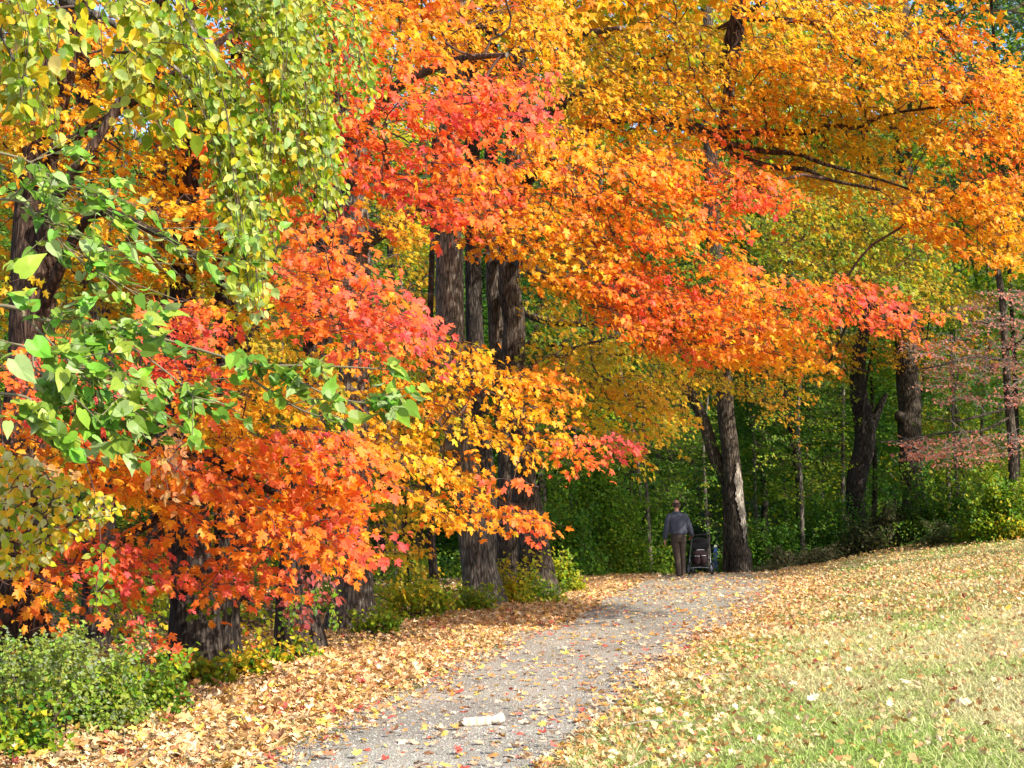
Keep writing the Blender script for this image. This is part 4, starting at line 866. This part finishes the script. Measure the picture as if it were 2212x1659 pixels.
def leafmass(name, label, px0, px1, n, D0, D1, z0, z1, leaf, t, tj=.08):
    D = rng.uniform(D0, D1, n); x = px2(rng.uniform(px0, px1, n), D); z = rng.uniform(0, 1, n)
    p = np.stack([x, D, gz(x, D) + z0 + (z1 - z0) * z], -1); g = Geo()
    cl = noise3(p * np.array([.45, .45, .6]), 31) + .5 * noise3(p * 1.4, 32); ok = (cl > .62) & ((x < path_l(D) - 2.4) | (x > path_r(D) + 2.2) | (D > 41)) & ((D > 36.5) | (x < 2)); p = p[ok]; n = len(p)
    tt = t + .45 * (noise3(p * .25, 33) - .5) + tj * rng.normal(size=n)
    leaves(g, p, np.array([.2, -.5, .7]) + rng.normal(size=p.shape) * .5, rng.normal(size=p.shape) + [0, 0, -.8], leaf * np.clip(rng.normal(1, .25, n), .4, 1.6), ramp(tt, .2), SMALL)
    tag(g.build(name, LEAF), label, 'woods', kind='stuff'); print(name, n)
# woodland trees behind, one by one
KIND = [('dark green leafy tree deep in the woods', .04), ('mid green leafy tree deep in the woods', .11), ('yellow-green leafy tree deep in the woods', .26), ('golden leafy tree deep in the woods', .46)]
def wood_tree(px, D, wpx, kind, seed, tz=15, n=15000, leaf=.15, trw=None, zlo=.5, lab=None, name='woodland_tree', tmpl=SMALL, col=None):
    kl, t = KIND[kind]; grp = None if name == 'pine_tree' else 'leafy woodland trees'; lab = lab or kl; x = px2(px, D); z = float(gz(x, D)); root = empty(name, (x, D, z), lab, 'tree', grp)
    r0 = trw / 2 / F * D if trw else rng.uniform(.1, .2)
    q = spline(np.array([(x, D, z - .2), (x + rng.normal(0, .15), D, z + 2.5), (x + rng.normal(0, .4), D, z + 7), (x + rng.normal(0, .7), D, z + tz)]), 40)
    g = Geo(); loft(g, q, np.linspace(r0, r0 * .35, 40), 10, .1, .25, seed); g.build('trunk', BARKD if seed % 3 else BARKG, root)
    wd = wpx / 2 / F * D; k = 46; c = unit(rng.normal(size=(k, 3))) * rng.uniform(.3, 1, (k, 1)) ** .5 * np.array([wd, wd * .8, (tz - zlo) * .52]) + np.array([x, D, z + (tz + zlo) * .5])
    cg = Geo(); S = n // 20; i = rng.integers(0, k, S); A = c[i] + rng.normal(size=(S, 3)) * np.array([wd, wd, 1.6]) * .16
    A[:, 2] = np.maximum(A[:, 2], gz(A[:, 0], A[:, 1]) + .4)
    dv = unit(np.stack([A[:, 0] - x + rng.normal(0, 1, S), A[:, 1] - D - 1 + rng.normal(0, 1, S), rng.normal(0, .2, S)], -1) * [1, 1, .5] + 1e-3)
    spray(cg, A, dv, 1.0, .5, 20, leaf, lambda p: t + .42 * (noise3(p * .4, 9) - .5) ** 1 * (1 if t > .08 else .6), tmpl, .15, .3, .04, thick=.05, twig=0, face=np.array([.2, -.35, .9]), fj=.3, col=col)
    connect(cg, q[::3], c, .008); cg.build('crown', [LEAF, TWIG], root)
W = [(-60,44,420,2),(160,40,380,1),(330,48,420,2),(520,42,380,3),(650,50,420,1),(820,40,330,2),(900,52,420,1),(1040,46,330,0),(1180,42,330,1),(1290,50,400,0),(1370,44,330,1),(1460,54,400,0),(1520,60,420,1),
     (1640,50,360,0),(1720,46,300,1),(1790,58,420,0),(1880,52,360,1),(1990,56,400,0),(2080,50,340,2),(2160,56,420,1),(2260,48,400,0),(2340,58,420,1),(-200,54,500,1),(60,58,460,0),(440,60,460,0),(740,60,460,1),(1100,60,440,0)]
PH = ['behind the leaning left edge trunk', 'left of the broken-looking trunk', 'between the broken-looking and twin trunks', 'gold, behind the tips of the weeping strands', "behind the twin trunk's low boughs", 'right of the sunlit trunk foot', 'behind the pale leaning trunk foot', 'behind the central clump', 'just right of the central clump', 'above the big dark green bush', "left of the walking man's head", 'behind the walking man', 'over the stroller', 'right of the peeling trunk', 'between the peeling and crooked trunks, nearer one', 'between the peeling and crooked trunks, farther one', 'behind the crooked black trunk', 'behind the straight dark trunk', 'left of the pink-leaved tree', 'behind the pink-leaved tree', 'at the right edge of the picture', 'just past the right edge', 'just past the left edge', 'farthest back at the left edge', 'farthest back behind the weeping strands', 'farthest back behind the sunlit trunk', 'farthest back behind the central clump']
for i, (px, D, wp, k) in enumerate(W): wood_tree(px, D, wp, k, i, lab=['dark green', 'mid green', 'yellow-green', 'golden'][k] + ' woodland tree ' + PH[i].replace('gold, ', ''))
NEEDLE = (np.array([(-.04, 0, 0), (.04, 0, 0), (0, 1, -.1), (-.5, .5, .1), (-.42, .56, .1), (.42, .56, 0), (.5, .5, 0), (.25, .9, 0), (-.25, .9, .05), (0, .1, 0)]), np.array([(0, 1, 2), (3, 9, 4), (5, 9, 6), (9, 1, 7), (0, 9, 8)]))
wood_tree(2190, 40, 330, 0, 77, tz=19, n=15000, leaf=.26, zlo=8, lab='dark grey-green pine in the top right corner behind the orange crown', name='pine_tree', tmpl=NEEDLE, col=(.045, .085, .045))
SPH = ['left of the man', 'above the big dark green bush', 'close behind the man', 'right of the peeling trunk, nearest to it', 'midway between peeling and crooked trunks', 'just left of the crooked trunk', 'right of the straight dark trunk', 'behind the pink-leaved tree', 'behind the green branch at far left', "behind the twin-stemmed trunk's boughs", 'left of the sunlit trunk', 'right of the sunlit trunk', 'right of the central clump foot', 'between the crooked trunk and its left neighbour']
FL = dict(tmpl=OVATE, L=.9, W=.42, n=24, droop=.10, hang=.35, tj=.05, face=np.array([.25, -.35, .9]), fj=.25, dirm=(.1, -.8, .05), dj=.7)
build_tree('beech_sapling', 'young green tree with flat leaf layers left of the walking man', [[(1405,1215,36.5,10),(1400,1100,36.5,9),(1390,950,36.5,7),(1395,840,36.5,4)]],
    [region([(1180,1010),(1300,960),(1440,930),(1540,960),(1550,1020),(1440,1080),(1400,1180),(1250,1180),(1190,1100)], 34.5, 38, .085, .55, t=.13, **FL)], bark=BARKG, seed=41, flare=.1)
build_tree('beech_sapling', 'young green tree with flat leaf layers behind the peeling trunk', [[(1530,1200,41,9),(1525,1080,41,8),(1520,950,41,6),(1530,850,41,4)]],
    [region([(1420,900),(1540,860),(1560,1000),(1540,1130),(1440,1120),(1400,1000)], 39, 42, .085, .6, t=.14, **FL)], bark=BARKG, seed=42, flare=.1)
build_tree('beech_sapling', 'young yellow-green tree with flat leaf layers between the peeling and crooked trunks', [[(1735,1180,40,10),(1730,1050,40,9),(1725,900,40,7),(1735,780,40,4)]],
    [region([(1640,820),(1780,780),(1840,860),(1830,1060),(1720,1090),(1640,1020)], 38.5, 41.5, .085, .6, t=.2, **FL)], bark=BARKG, seed=43, flare=.1)
build_tree('beech_sapling', 'young green tree with flat leaf layers right of the straight dark trunk', [[(2070,1120,40,10),(2065,1000,40,9),(2060,880,40,6),(2070,800,40,4)]],
    [region([(2010,820),(2140,800),(2200,900),(2190,1060),(2060,1080),(2000,1000)], 38.5, 41.5, .085, .5, t=.16, **FL)], bark=BARKG, seed=44, flare=.1)
# bare slim trunks glimpsed between the foliage
for i, (px, D, wd) in enumerate([(1375,41,9),(1255,44,10),(1430,47,12),(1630,48,9),(1700,52,10),(1760,50,9),(2050,54,12),(2120,49,9),(250,34,10),(585,38,12),(690,36,10),(860,38,10),(1220,38,7),(1810,47,11)]):
    x = px2(px, D); z = float(gz(x, D)); root = empty('slim_tree', (x, D, z), 'slim bare trunk half hidden in the woods, ' + SPH[i], 'tree', 'slim bare trunks in the woods')
    q = spline(np.array([(x, D, z - .2), (x + rng.normal(0, .2), D, z + 3), (x + rng.normal(0, .5), D, z + 8), (x + rng.normal(0, .8), D, z + 13)]), 30)
    g = c = Geo(); loft(g, q, np.linspace(wd / 2 / F * D, .03, 30), 8, .08, .2, i)
    a = rng.uniform(.3, 1, 14); b = np.stack([np.interp(a, np.linspace(0, 1, 30), q[:, k]) for k in range(3)], -1); e = b + rng.normal(size=b.shape) * np.array([1, 1, .3]) + [0, 0, .6]
    V, f = tubes(b, e, .018, .005, 4); c.add(V, f); g.build('trunk', BARKG, root)
leafmass('distant_woods', 'far wall of green leaves closing the woods', -300, 2500, 260000, 60, 74, 0, 26, .36, .13)
leafmass('undergrowth', 'low green undergrowth over the floor of the woods', -200, 2400, 90000, 17, 58, 0, .75, .085, .08)

# trees outside the frame on the right that shade the woods' edge
for i, (x, y, rr, za, zb, t) in enumerate([(15.5, 25.5, 4, 7, 18, 1), (21.5, 33.5, 4, 3, 17, 0), (28, 31, 4, 4, 17, 2), (17.5, 38, 3.5, 3, 15, 1), (26, 39, 4, 3, 18, 0)]):
    wood_tree(float(1106 + x / y * F), y, rr * 2 / y * F, t, 50 + i, tz=zb, n=11000, leaf=.2, trw=.5 / y * F, zlo=za,
              lab='tall spreading tree at the right border of the lawn, number %s from the camera' % ['one', 'three', 'four', 'two', 'five'][i])
exec_people = True
# ------------------------------------------------------------------ people and things
def skin_obj(name, verts, edges, radii, mat, parent=None, sub=2, root=0, loc=None):
    me = bpy.data.meshes.new(name); me.from_pydata([tuple(v) for v in verts], edges, []); me.update()
    o = bpy.data.objects.new(name, me); C.objects.link(o)
    m = o.modifiers.new('skin', 'SKIN'); m.use_smooth_shade = True
    if not me.skin_vertices: 
        me.attributes  # layer is created by the modifier below
    lay = me.skin_vertices[0] if me.skin_vertices else None
    if lay is None:
        bpy.context.view_layer.objects.active = o; bpy.ops.object.mode_set(mode='EDIT'); bpy.ops.object.mode_set(mode='OBJECT'); lay = me.skin_vertices[0]
    for i, r in enumerate(radii): lay.data[i].radius = r if isinstance(r, tuple) else (r, r)
    for i in range(len(verts)): lay.data[i].use_root = (i == root)
    s = o.modifiers.new('sub', 'SUBSURF'); s.levels = sub; s.render_levels = sub
    me.materials.append(mat)
    if parent: o.parent = parent
    return o
SKIN = plain('skin', (.40, .19, .12), .55, bscale=40); SHIRT = plain('grey_blue_shirt_cloth', (.05, .053, .076), .85, bump=.5, bscale=10, var=.3)
TROU = plain('brown_trouser_cloth', (.048, .032, .023), .9, bump=.4, bscale=12, var=.25); HAIR = plain('short_dark_hair', (.05, .03, .022), .8, bscale=80); SHOE = plain('black_shoe_leather', (.02, .017, .015), .5)
def ellip(g, c, r, nu=16, nv=12, rot=None, mat=0, cut=None):
    u = np.linspace(0, 2 * math.pi, nu, endpoint=False); v = np.linspace(-math.pi / 2, math.pi / 2, nv)
    Vv = np.stack([np.cos(v)[:, None] * np.cos(u)[None] * r[0], np.cos(v)[:, None] * np.sin(u)[None] * r[1], np.sin(v)[:, None] * r[2] + 0 * u[None]], -1).reshape(-1, 3)
    if rot is not None: Vv = Vv @ np.array(rot.to_3x3()).T
    k = np.arange(nu); k2 = (k + 1) % nu
    f = np.concatenate([np.stack([k + i * nu, k2 + i * nu, k2 + (i + 1) * nu, k + (i + 1) * nu], 1) for i in range(nv - 1)])
    g.add(Vv + np.array(c), f, mat, smooth=True)

def man():
    D = 33.0; x0 = px2(1466, D); z0 = float(gz(x0, D))
    root = empty('person', (x0, D, z0 + .015), 'balding man in grey-blue shirt and brown trousers walking away, right hand on stroller handle', 'person')
    # local frame: x right, y away, z up.  Body: one skinned figure.
    V = [(-.03,0,.95),(-.035,0,1.08),(-.045,0,1.25),(-.055,.01,1.40),(-.058,.01,1.48),(-.06,.02,1.56),(-.062,.03,1.66),   # 0 pelvis .. 6 head
         (-.22,0,1.385),(-.30,.01,1.12),(-.325,.06,.88),(-.33,.08,.80),                                 # 7-10 left arm
         (.11,.0,1.385),(.22,.05,1.14),(.30,.22,.965),(.325,.29,.955),                                 # 11-14 right arm
         (-.12,0,.88),(-.07,.0,.48),(-.035,-.02,.08),(-.035,.12,.03),                                   # 15-18 left leg
         (.055,0,.88),(.065,.06,.48),(.085,.10,.08),(.09,.24,.03)]                                      # 19-22 right leg
    E = [(0,1),(1,2),(2,3),(3,4),(4,5),(5,6),(3,7),(7,8),(8,9),(9,10),(3,11),(11,12),(12,13),(13,14),(0,15),(15,16),(16,17),(17,18),(0,19),(19,20),(20,21),(21,22)]
    Rd = [(.13,.10),(.12,.09),(.14,.10),(.12,.08),.05,.06,.07,.055,.042,.032,.03,.055,.042,.032,.03,.085,.058,.04,.035,.085,.058,.04,.035]
    # fingers, unequal and bent
    def hand(base, pts, grip):
        for k, (dx, L) in enumerate(pts):
            b = len(V); bx, by, bz = V[base]
            if grip: V.extend([(bx + dx, by + .035, bz + .012), (bx + dx, by + .05 + L * .3, bz - .015), (bx + dx, by + .03 + L * .1, bz - .04)])
            else: V.extend([(bx + dx * .3, by + dx, bz - .04), (bx + dx * .2 + .01, by + dx * 1.1, bz - .06 - L * .5), (bx + .025, by + dx, bz - .06 - L)])
            E.extend([(base, b), (b, b + 1), (b + 1, b + 2)]); Rd.extend([.011, .0095, .008])
    hand(10, [(-.03, .045), (-.01, .055), (.012, .05), (.03, .038)], False); b = len(V); V.extend([(-.31, .12, .79), (-.30, .135, .75)]); E.extend([(10, b), (b, b + 1)]); Rd.extend([.012, .009])
    hand(14, [(-.03, .04), (-.01, .05), (.012, .047), (.032, .035)], True); b = len(V); V.extend([(.275, .30, .94), (.27, .32, .925)]); E.extend([(14, b), (b, b + 1)]); Rd.extend([.012, .009])
    body = skin_obj('body', V, E, Rd, SKIN, root)
    # head shape
    g = Geo(); hc = (-.063, .035, 1.655)
    ellip(g, hc, (.076, .095, .112), 20, 16); ellip(g, (-.063, .13, 1.64), (.013, .02, .02), 8, 6)
    for s in (-1, 1): ellip(g, (hc[0] + s * .078, .035, 1.645), (.012, .022, .032), 8, 8); ellip(g, (hc[0] + s * .03, .118, 1.665), (.013, .008, .008), 8, 6)
    ellip(g, (-.063, .122, 1.60), (.025, .008, .007), 8, 6)
    h = g.build('head', SKIN, None); h.parent = body
    g = Geo()   # fringe of hair round a bald crown
    nu, nv = 24, 9; u = np.linspace(math.pi * .92, math.pi * 2.08, nu); v = np.linspace(-.62, .38, nv)
    Vv = np.stack([np.cos(v)[:, None] * np.cos(u)[None] * .083, np.cos(v)[:, None] * np.sin(u)[None] * .103, np.sin(v)[:, None] * .12 + 0 * u[None] - .0], -1)
    Vv = (Vv * (1 + .02 * rng.normal(size=(nv, nu, 1))) + np.array(hc)).reshape(-1, 3)
    i, j = np.meshgrid(np.arange(nu - 1), np.arange(nv - 1)); a = (j * nu + i).ravel(); g.add(Vv, np.stack([a, a + 1, a + 1 + nu, a + nu], 1), smooth=True)
    g.build('hair', HAIR, None).parent = root
    # shirt: torso loft + sleeves
    g = Geo(); n = 30
    zs = np.array([.965, .985, 1.02, 1.1, 1.22, 1.34, 1.42, 1.465, 1.50]); wx = np.array([.165, .19, .20, .20, .205, .215, .185, .10, .066]); wy = np.array([.12, .145, .15, .14, .135, .13, .115, .08, .06]); cx = np.array([-.03, -.025, -.025, -.03, -.04, -.05, -.055, -.058, -.058])
    zz = np.linspace(zs[0], zs[-1], n); W_ = np.interp(zz, zs, wx); Y_ = np.interp(zz, zs, wy); X_ = np.interp(zz, zs, cx); th = np.linspace(0, 2 * math.pi, 40, endpoint=False)
    fold = 1 + .06 * np.sin(th * 9 + zz[:, None] * 9) * np.clip((1.38 - zz)[:, None] * 3, 0, 1) + .05 * np.sin(th * 5 - zz[:, None] * 14) * np.clip((1.4 - zz)[:, None] * 3, 0, 1)
    ct, st = np.sign(np.cos(th)) * np.abs(np.cos(th)) ** .8, np.sin(th)
    Vv = np.stack([X_[:, None] + W_[:, None] * ct * fold, 0.0 + Y_[:, None] * st * fold, zz[:, None] + 0 * th], -1).reshape(-1, 3)
    k = np.arange(40); k2 = (k + 1) % 40; f = np.concatenate([np.stack([k + i * 40, k2 + i * 40, k2 + (i + 1) * 40, k + (i + 1) * 40], 1) for i in range(n - 1)]); g.add(Vv, f, smooth=True)
    for pts, rr in (([(-.17,0,1.40),(-.235,0,1.34),(-.285,.01,1.13),(-.315,.05,.95),(-.325,.07,.85)], [.075,.08,.075,.068,.045]), ([(.06,0,1.40),(.13,.01,1.35),(.215,.05,1.15),(.265,.14,1.03),(.31,.25,.965)], [.075,.085,.082,.072,.045])):
        q = spline(np.concatenate([np.array(pts), np.array(rr)[:, None]], 1), 24); q[:, 3] *= 1 + .05 * np.sin(np.arange(24) * 1.9); loft(g, q[:, :3], q[:, 3], 18, smooth=True)
    g.build('shirt', SHIRT, None).parent = root
    g = Geo()
    zz = np.linspace(.80, .985, 10); th = np.linspace(0, 2 * math.pi, 32, endpoint=False); k = np.arange(32); k2 = (k + 1) % 32
    Vv = np.stack([-.03 + np.interp(zz, [.8, .9, .985], [.165, .178, .162])[:, None] * np.cos(th), np.interp(zz, [.8, .9, .985], [.12, .135, .115])[:, None] * np.sin(th), zz[:, None] + 0 * th], -1).reshape(-1, 3)
    g.add(Vv, np.concatenate([np.stack([k + i * 32, k2 + i * 32, k2 + (i + 1) * 32, k + (i + 1) * 32], 1) for i in range(9)]), smooth=True)
    for pts, rr in (([(-.105,0,.90),(-.10,0,.78),(-.065,.01,.50),(-.04,-.01,.25),(-.03,-.01,.05)], [.10,.098,.078,.066,.062]), ([(.05,0,.90),(.055,.02,.78),(.068,.06,.50),(.08,.09,.25),(.085,.10,.05)], [.10,.096,.076,.064,.060])):
        q = spline(np.concatenate([np.array(pts), np.array(rr)[:, None]], 1), 30); q[:, 3] *= 1 + .03 * np.sin(np.arange(30) * 2.3); loft(g, q[:, :3], q[:, 3], 20, smooth=True)
    g.build('trousers', TROU, None).parent = root
    for xx, yy in ((-.033, .05), (.087, .16)):
        g = Geo(); ellip(g, (xx, yy, .045), (.048, .14, .045), 14, 8); g.build('shoe', SHOE, None).parent = root
man()

def stroller():
    D = 33.45; x0 = px2(1510, D); z0 = float(gz(x0, D)) + .02
    root = empty('stroller', (x0, D, z0), 'black pushchair with silver frame and dark maroon storage bag, pushed by the man', 'pushchair')
    BLK = plain('black_fabric', (.012, .011, .012), .85, bump=.2, bscale=30); MAR = plain('maroon_fabric', (.032, .013, .015), .85, bump=.3, bscale=20); SIL = plain('silver_tube', (.22, .23, .25), .35, metal=.8, var=.05); RUB = plain('black_rubber', (.015, .015, .016), .7); PALE = plain('pale_trim', (.55, .55, .55), .6); FOAM = plain('handle_foam', (.02, .02, .02), .8)
    def T(name, pts, r, mat, n=20, par=root, sides=8):
        g = Geo(); q = spline(np.array(pts, float), n); loft(g, q, np.full(n, r), sides); o = g.build(name, mat, None); o.parent = par; return o
    def wheel(x, y, r):
        w_ = bpy.data.objects.new('wheel', None); C.objects.link(w_); w_.parent = root; w_.location = (x, y, r); w_.rotation_euler = (0, 0, R(8))
        def ringg(R1, r1, mat, nm, n=36):
            a = np.linspace(0, 2 * math.pi, n + 1); g = Geo(); loft(g, np.stack([0 * a, np.cos(a) * R1, np.sin(a) * R1], -1), np.full(n + 1, r1), 8, cap=False); g.build(nm, mat, None).parent = w_
        ringg(r - .018, .02, RUB, 'tyre'); ringg(r - .045, .008, SIL, 'rim')
        g = Geo(); a = np.arange(10) * .628; z = np.zeros(10)
        V, f = tubes(np.stack([z, z, z], -1), np.stack([z, np.cos(a) * (r - .045), np.sin(a) * (r - .045)], -1), .004, .004, 4); g.add(V, f); loft(g, np.array([(-.03, 0, 0), (.03, 0, 0)]), np.full(2, .02), 8); g.build('spokes', SIL, None).parent = w_
    wheel(-.27, .0, .145); wheel(.27, .0, .145); wheel(-.08, .62, .12)
    for s in (-1, 1):
        T('frame_tube', [(s * .25, .0, .15), (s * .235, .06, .42), (s * .21, .0, .70), (s * .20, -.06, .86)], .014, SIL)
        T('frame_tube', [(s * .24, .03, .38), (s * .18, .35, .30), (s * .06, .62, .15)], .013, SIL)
    T('axle', [(-.26, 0, .15), (-.1, 0, .17), (.1, 0, .17), (.26, 0, .15)], .012, SIL)
    T('handlebar', [(-.20, -.06, .86), (-.18, -.10, .915), (0, -.12, .935), (.18, -.10, .93), (.20, -.06, .87)], .017, FOAM)
    g = Geo()   # reclined seat back and sides
    n = 12; u = np.linspace(-1, 1, n); v = np.linspace(0, 1, 14)
    X = u[None] * (.175 - .02 * v[:, None]); Z = .22 + v[:, None] * .58 + 0 * u[None]; Y = .12 - v[:, None] * .06 - .05 * (1 - u[None] ** 2)
    A = np.stack([X, Y, Z], -1).reshape(-1, 3); B = A + np.array([0, .10, 0]); i, j = np.meshgrid(np.arange(n - 1), np.arange(13)); a = (j * n + i).ravel(); q = np.stack([a, a + 1, a + 1 + n, a + n], 1)
    g.add(A, q, smooth=True); g.add(B, q[:, ::-1], smooth=True)
    m = 14 * n; rim = np.concatenate([np.arange(n), np.arange(1, 14) * n + n - 1, (13 * n + np.arange(n - 2, -1, -1)), np.arange(12, 0, -1) * n]); nx = np.roll(rim, -1)
    g.add(np.concatenate([A, B]), np.stack([rim, nx, nx + m, rim + m], 1)); g.build('seat_back', BLK, None).parent = root
    g = Geo(); a = np.linspace(-.2, math.pi * .62, 14); xs = np.linspace(-.19, .19, 8)
    Vv = np.stack([np.repeat(xs[None], 14, 0), (.22 - .20 * np.cos(a))[:, None] + 0 * xs, (.68 + .18 * np.sin(a))[:, None] * (1 - .05 * (xs / .19) ** 2)], -1); Vi = Vv * 1; Vi[..., 2] -= .012; i, j = np.meshgrid(np.arange(7), np.arange(13)); q = (j * 8 + i).ravel(); q = np.stack([q, q + 1, q + 9, q + 8], 1)
    g.add(Vv.reshape(-1, 3), q, smooth=True); g.add(Vi.reshape(-1, 3), q[:, ::-1], smooth=True); g.build('canopy', BLK, None).parent = root
    # two bulging pockets hung on the back, pale piped edges
    bag = Geo(); ellip(bag, (0, -.01, .49), (.165, .05, .09), 20, 10)
    for s in (-1, 1): ellip(bag, (s * .078, -.02, .35), (.082, .065, .12), 16, 12)
    bo = bag.build('storage_bag', MAR, None); bo.parent = root
    T('bag_trim', [(-.14, -.075, .435), (-.08, -.09, .44), (-.02, -.075, .435)], .008, PALE, par=bo); T('bag_trim', [(.03, -.075, .445), (.08, -.085, .45), (.12, -.075, .445)], .008, PALE, par=bo); T('bag_trim', [(-.09, -.055, .575), (0, -.06, .585), (.09, -.055, .58)], .006, PALE, par=bo)
    g = Geo(); V = np.array([(-.16, .05, .20), (.16, .05, .20), (.12, .45, .22), (-.12, .45, .22), (-.17, .05, .27), (.17, .05, .27), (.13, .45, .27), (-.13, .45, .27)], float)
    g.add(V, [(0, 3, 2, 1), (0, 1, 5, 4), (1, 2, 6, 5), (2, 3, 7, 6), (3, 0, 4, 7)]); g.build('basket', BLK, None).parent = root
    RED = plain('red_strap', (.30, .05, .035), .7); T('wrist_strap', [(-.19, -.09, .90), (-.24, -.10, .87), (-.27, -.10, .82), (-.235, -.10, .84)], .010, RED)
stroller()

def post():
    D = 40; x = px2(1543, D); z = float(gz(x, D)); root = empty('marker_post', (x, D, z), 'short blue marker post with a white cap beyond the stroller', 'post')
    BL = plain('blue_paint', (.02, .05, .19), .5, bscale=20); WH = plain('white_paint', (.75, .75, .73), .5)
    top = EYE + (HOR - 1177) / F * D - z
    def box(g, x0, x1, y0, y1, z0, z1, b=.008):
        V = []; 
        for zz, ins in ((z0, b), (z0 + b, 0), (z1 - b, 0), (z1, b)):
            V += [(x0 + ins, y0 + ins, zz), (x1 - ins, y0 + ins, zz), (x1 - ins, y1 - ins, zz), (x0 + ins, y1 - ins, zz)]
        f = [(3, 2, 1, 0), (12, 13, 14, 15)]
        for l in range(3):
            for k in range(4): a = l * 4 + k; b2 = l * 4 + (k + 1) % 4; f.append((a, b2, b2 + 4, a + 4))
        g.add(np.array(V, float), f)
    g = Geo(); box(g, -.055, .055, -.05, .05, -.2, top - .07); g.build('shaft', BL, None).parent = root
    g = Geo(); box(g, -.04, .04, -.04, .04, top - .07, top); g.build('cap', WH, None).parent = root
    g = Geo(); box(g, .055, .085, -.03, .03, top - .32, top - .22); g.build('bracket', BL, None).parent = root
post()

def bark_piece():
    D = 10.05; x = px2(1040, D); z = float(gz(x, D)) + .018
    root = empty('birch_log', (x, D, z), 'short white weathered piece of split birch lying on the gravel path', 'log'); root.rotation_euler = (0, 0, R(16)); root.scale = (1.12, 1.25, 1.35)
    m = bark_mat('white_birch_wood', (.50, .37, .24), (.80, .77, .70), .8, .6); md = plain('dark_broken_end', (.10, .07, .05), .9, bump=.8, bscale=40)
    g = Geo()
    def piece(x0, x1, y, r, zc, seed, rise=0):
        n = 26; q = np.stack([np.linspace(x0, x1, n), y + .004 * np.sin(np.arange(n) * .8 + seed), zc + np.linspace(0, rise, n)], -1)
        rr = r * (1 + .15 * (noise3(np.stack([np.arange(n) * .4, np.full(n, seed * 3.1), np.zeros(n)], -1), seed) - .5)); rr[0] *= .75; rr[-1] *= .7
        loft(g, q, rr, 12, .22, 0, seed, 0, True, 9, ell=(1.15, .75))
    piece(-.115, .075, 0, .023, .019, 2, .004); piece(-.06, .03, .028, .013, .016, 4, .004); piece(.07, .142, .006, .026, .026, 6, .010); piece(.04, .125, .03, .014, .034, 8, .004)
    g.build('split_wood', m, None).parent = root
    g = Geo(); loft(g, np.array([(-.140, .004, .013), (-.128, .002, .016), (-.113, 0, .017)]), [.012, .018, .019], 10, .25, 0, 3); g.build('broken_end', md, None).parent = root
bark_piece()

def twigs_on_lawn():
    for i, (px, py, L, a, lab) in enumerate([(1540,1500,.34,25,'long pale straw stalk lying on the lawn near the lower right'), (1420,1600,.5,8,'thin pale dead stick lying low on the lawn beside the path edge')]):
        D = 1.7 * F / (py - HOR) * .94; x = px2(px, D); z = float(gz(x, D)) + .05
        g = Geo(); q = spline(np.array([(-L / 2, 0, 0), (-L / 6, .03, .02), (L / 6, -.01, .025), (L / 2, .03, .0)]), 16); loft(g, q, np.linspace(.004, .002, 16), 6)
        o = g.build('dead_stick', TWIGP, None, loc=(0, 0, 0)); o.location = (x, D, z); o.rotation_euler = (0, 0, R(a)); tag(o, lab, 'stick')
twigs_on_lawn()

print("TOTAL POLYS", sum(len(o.data.polygons) for o in bpy.data.objects if o.type == "MESH"))
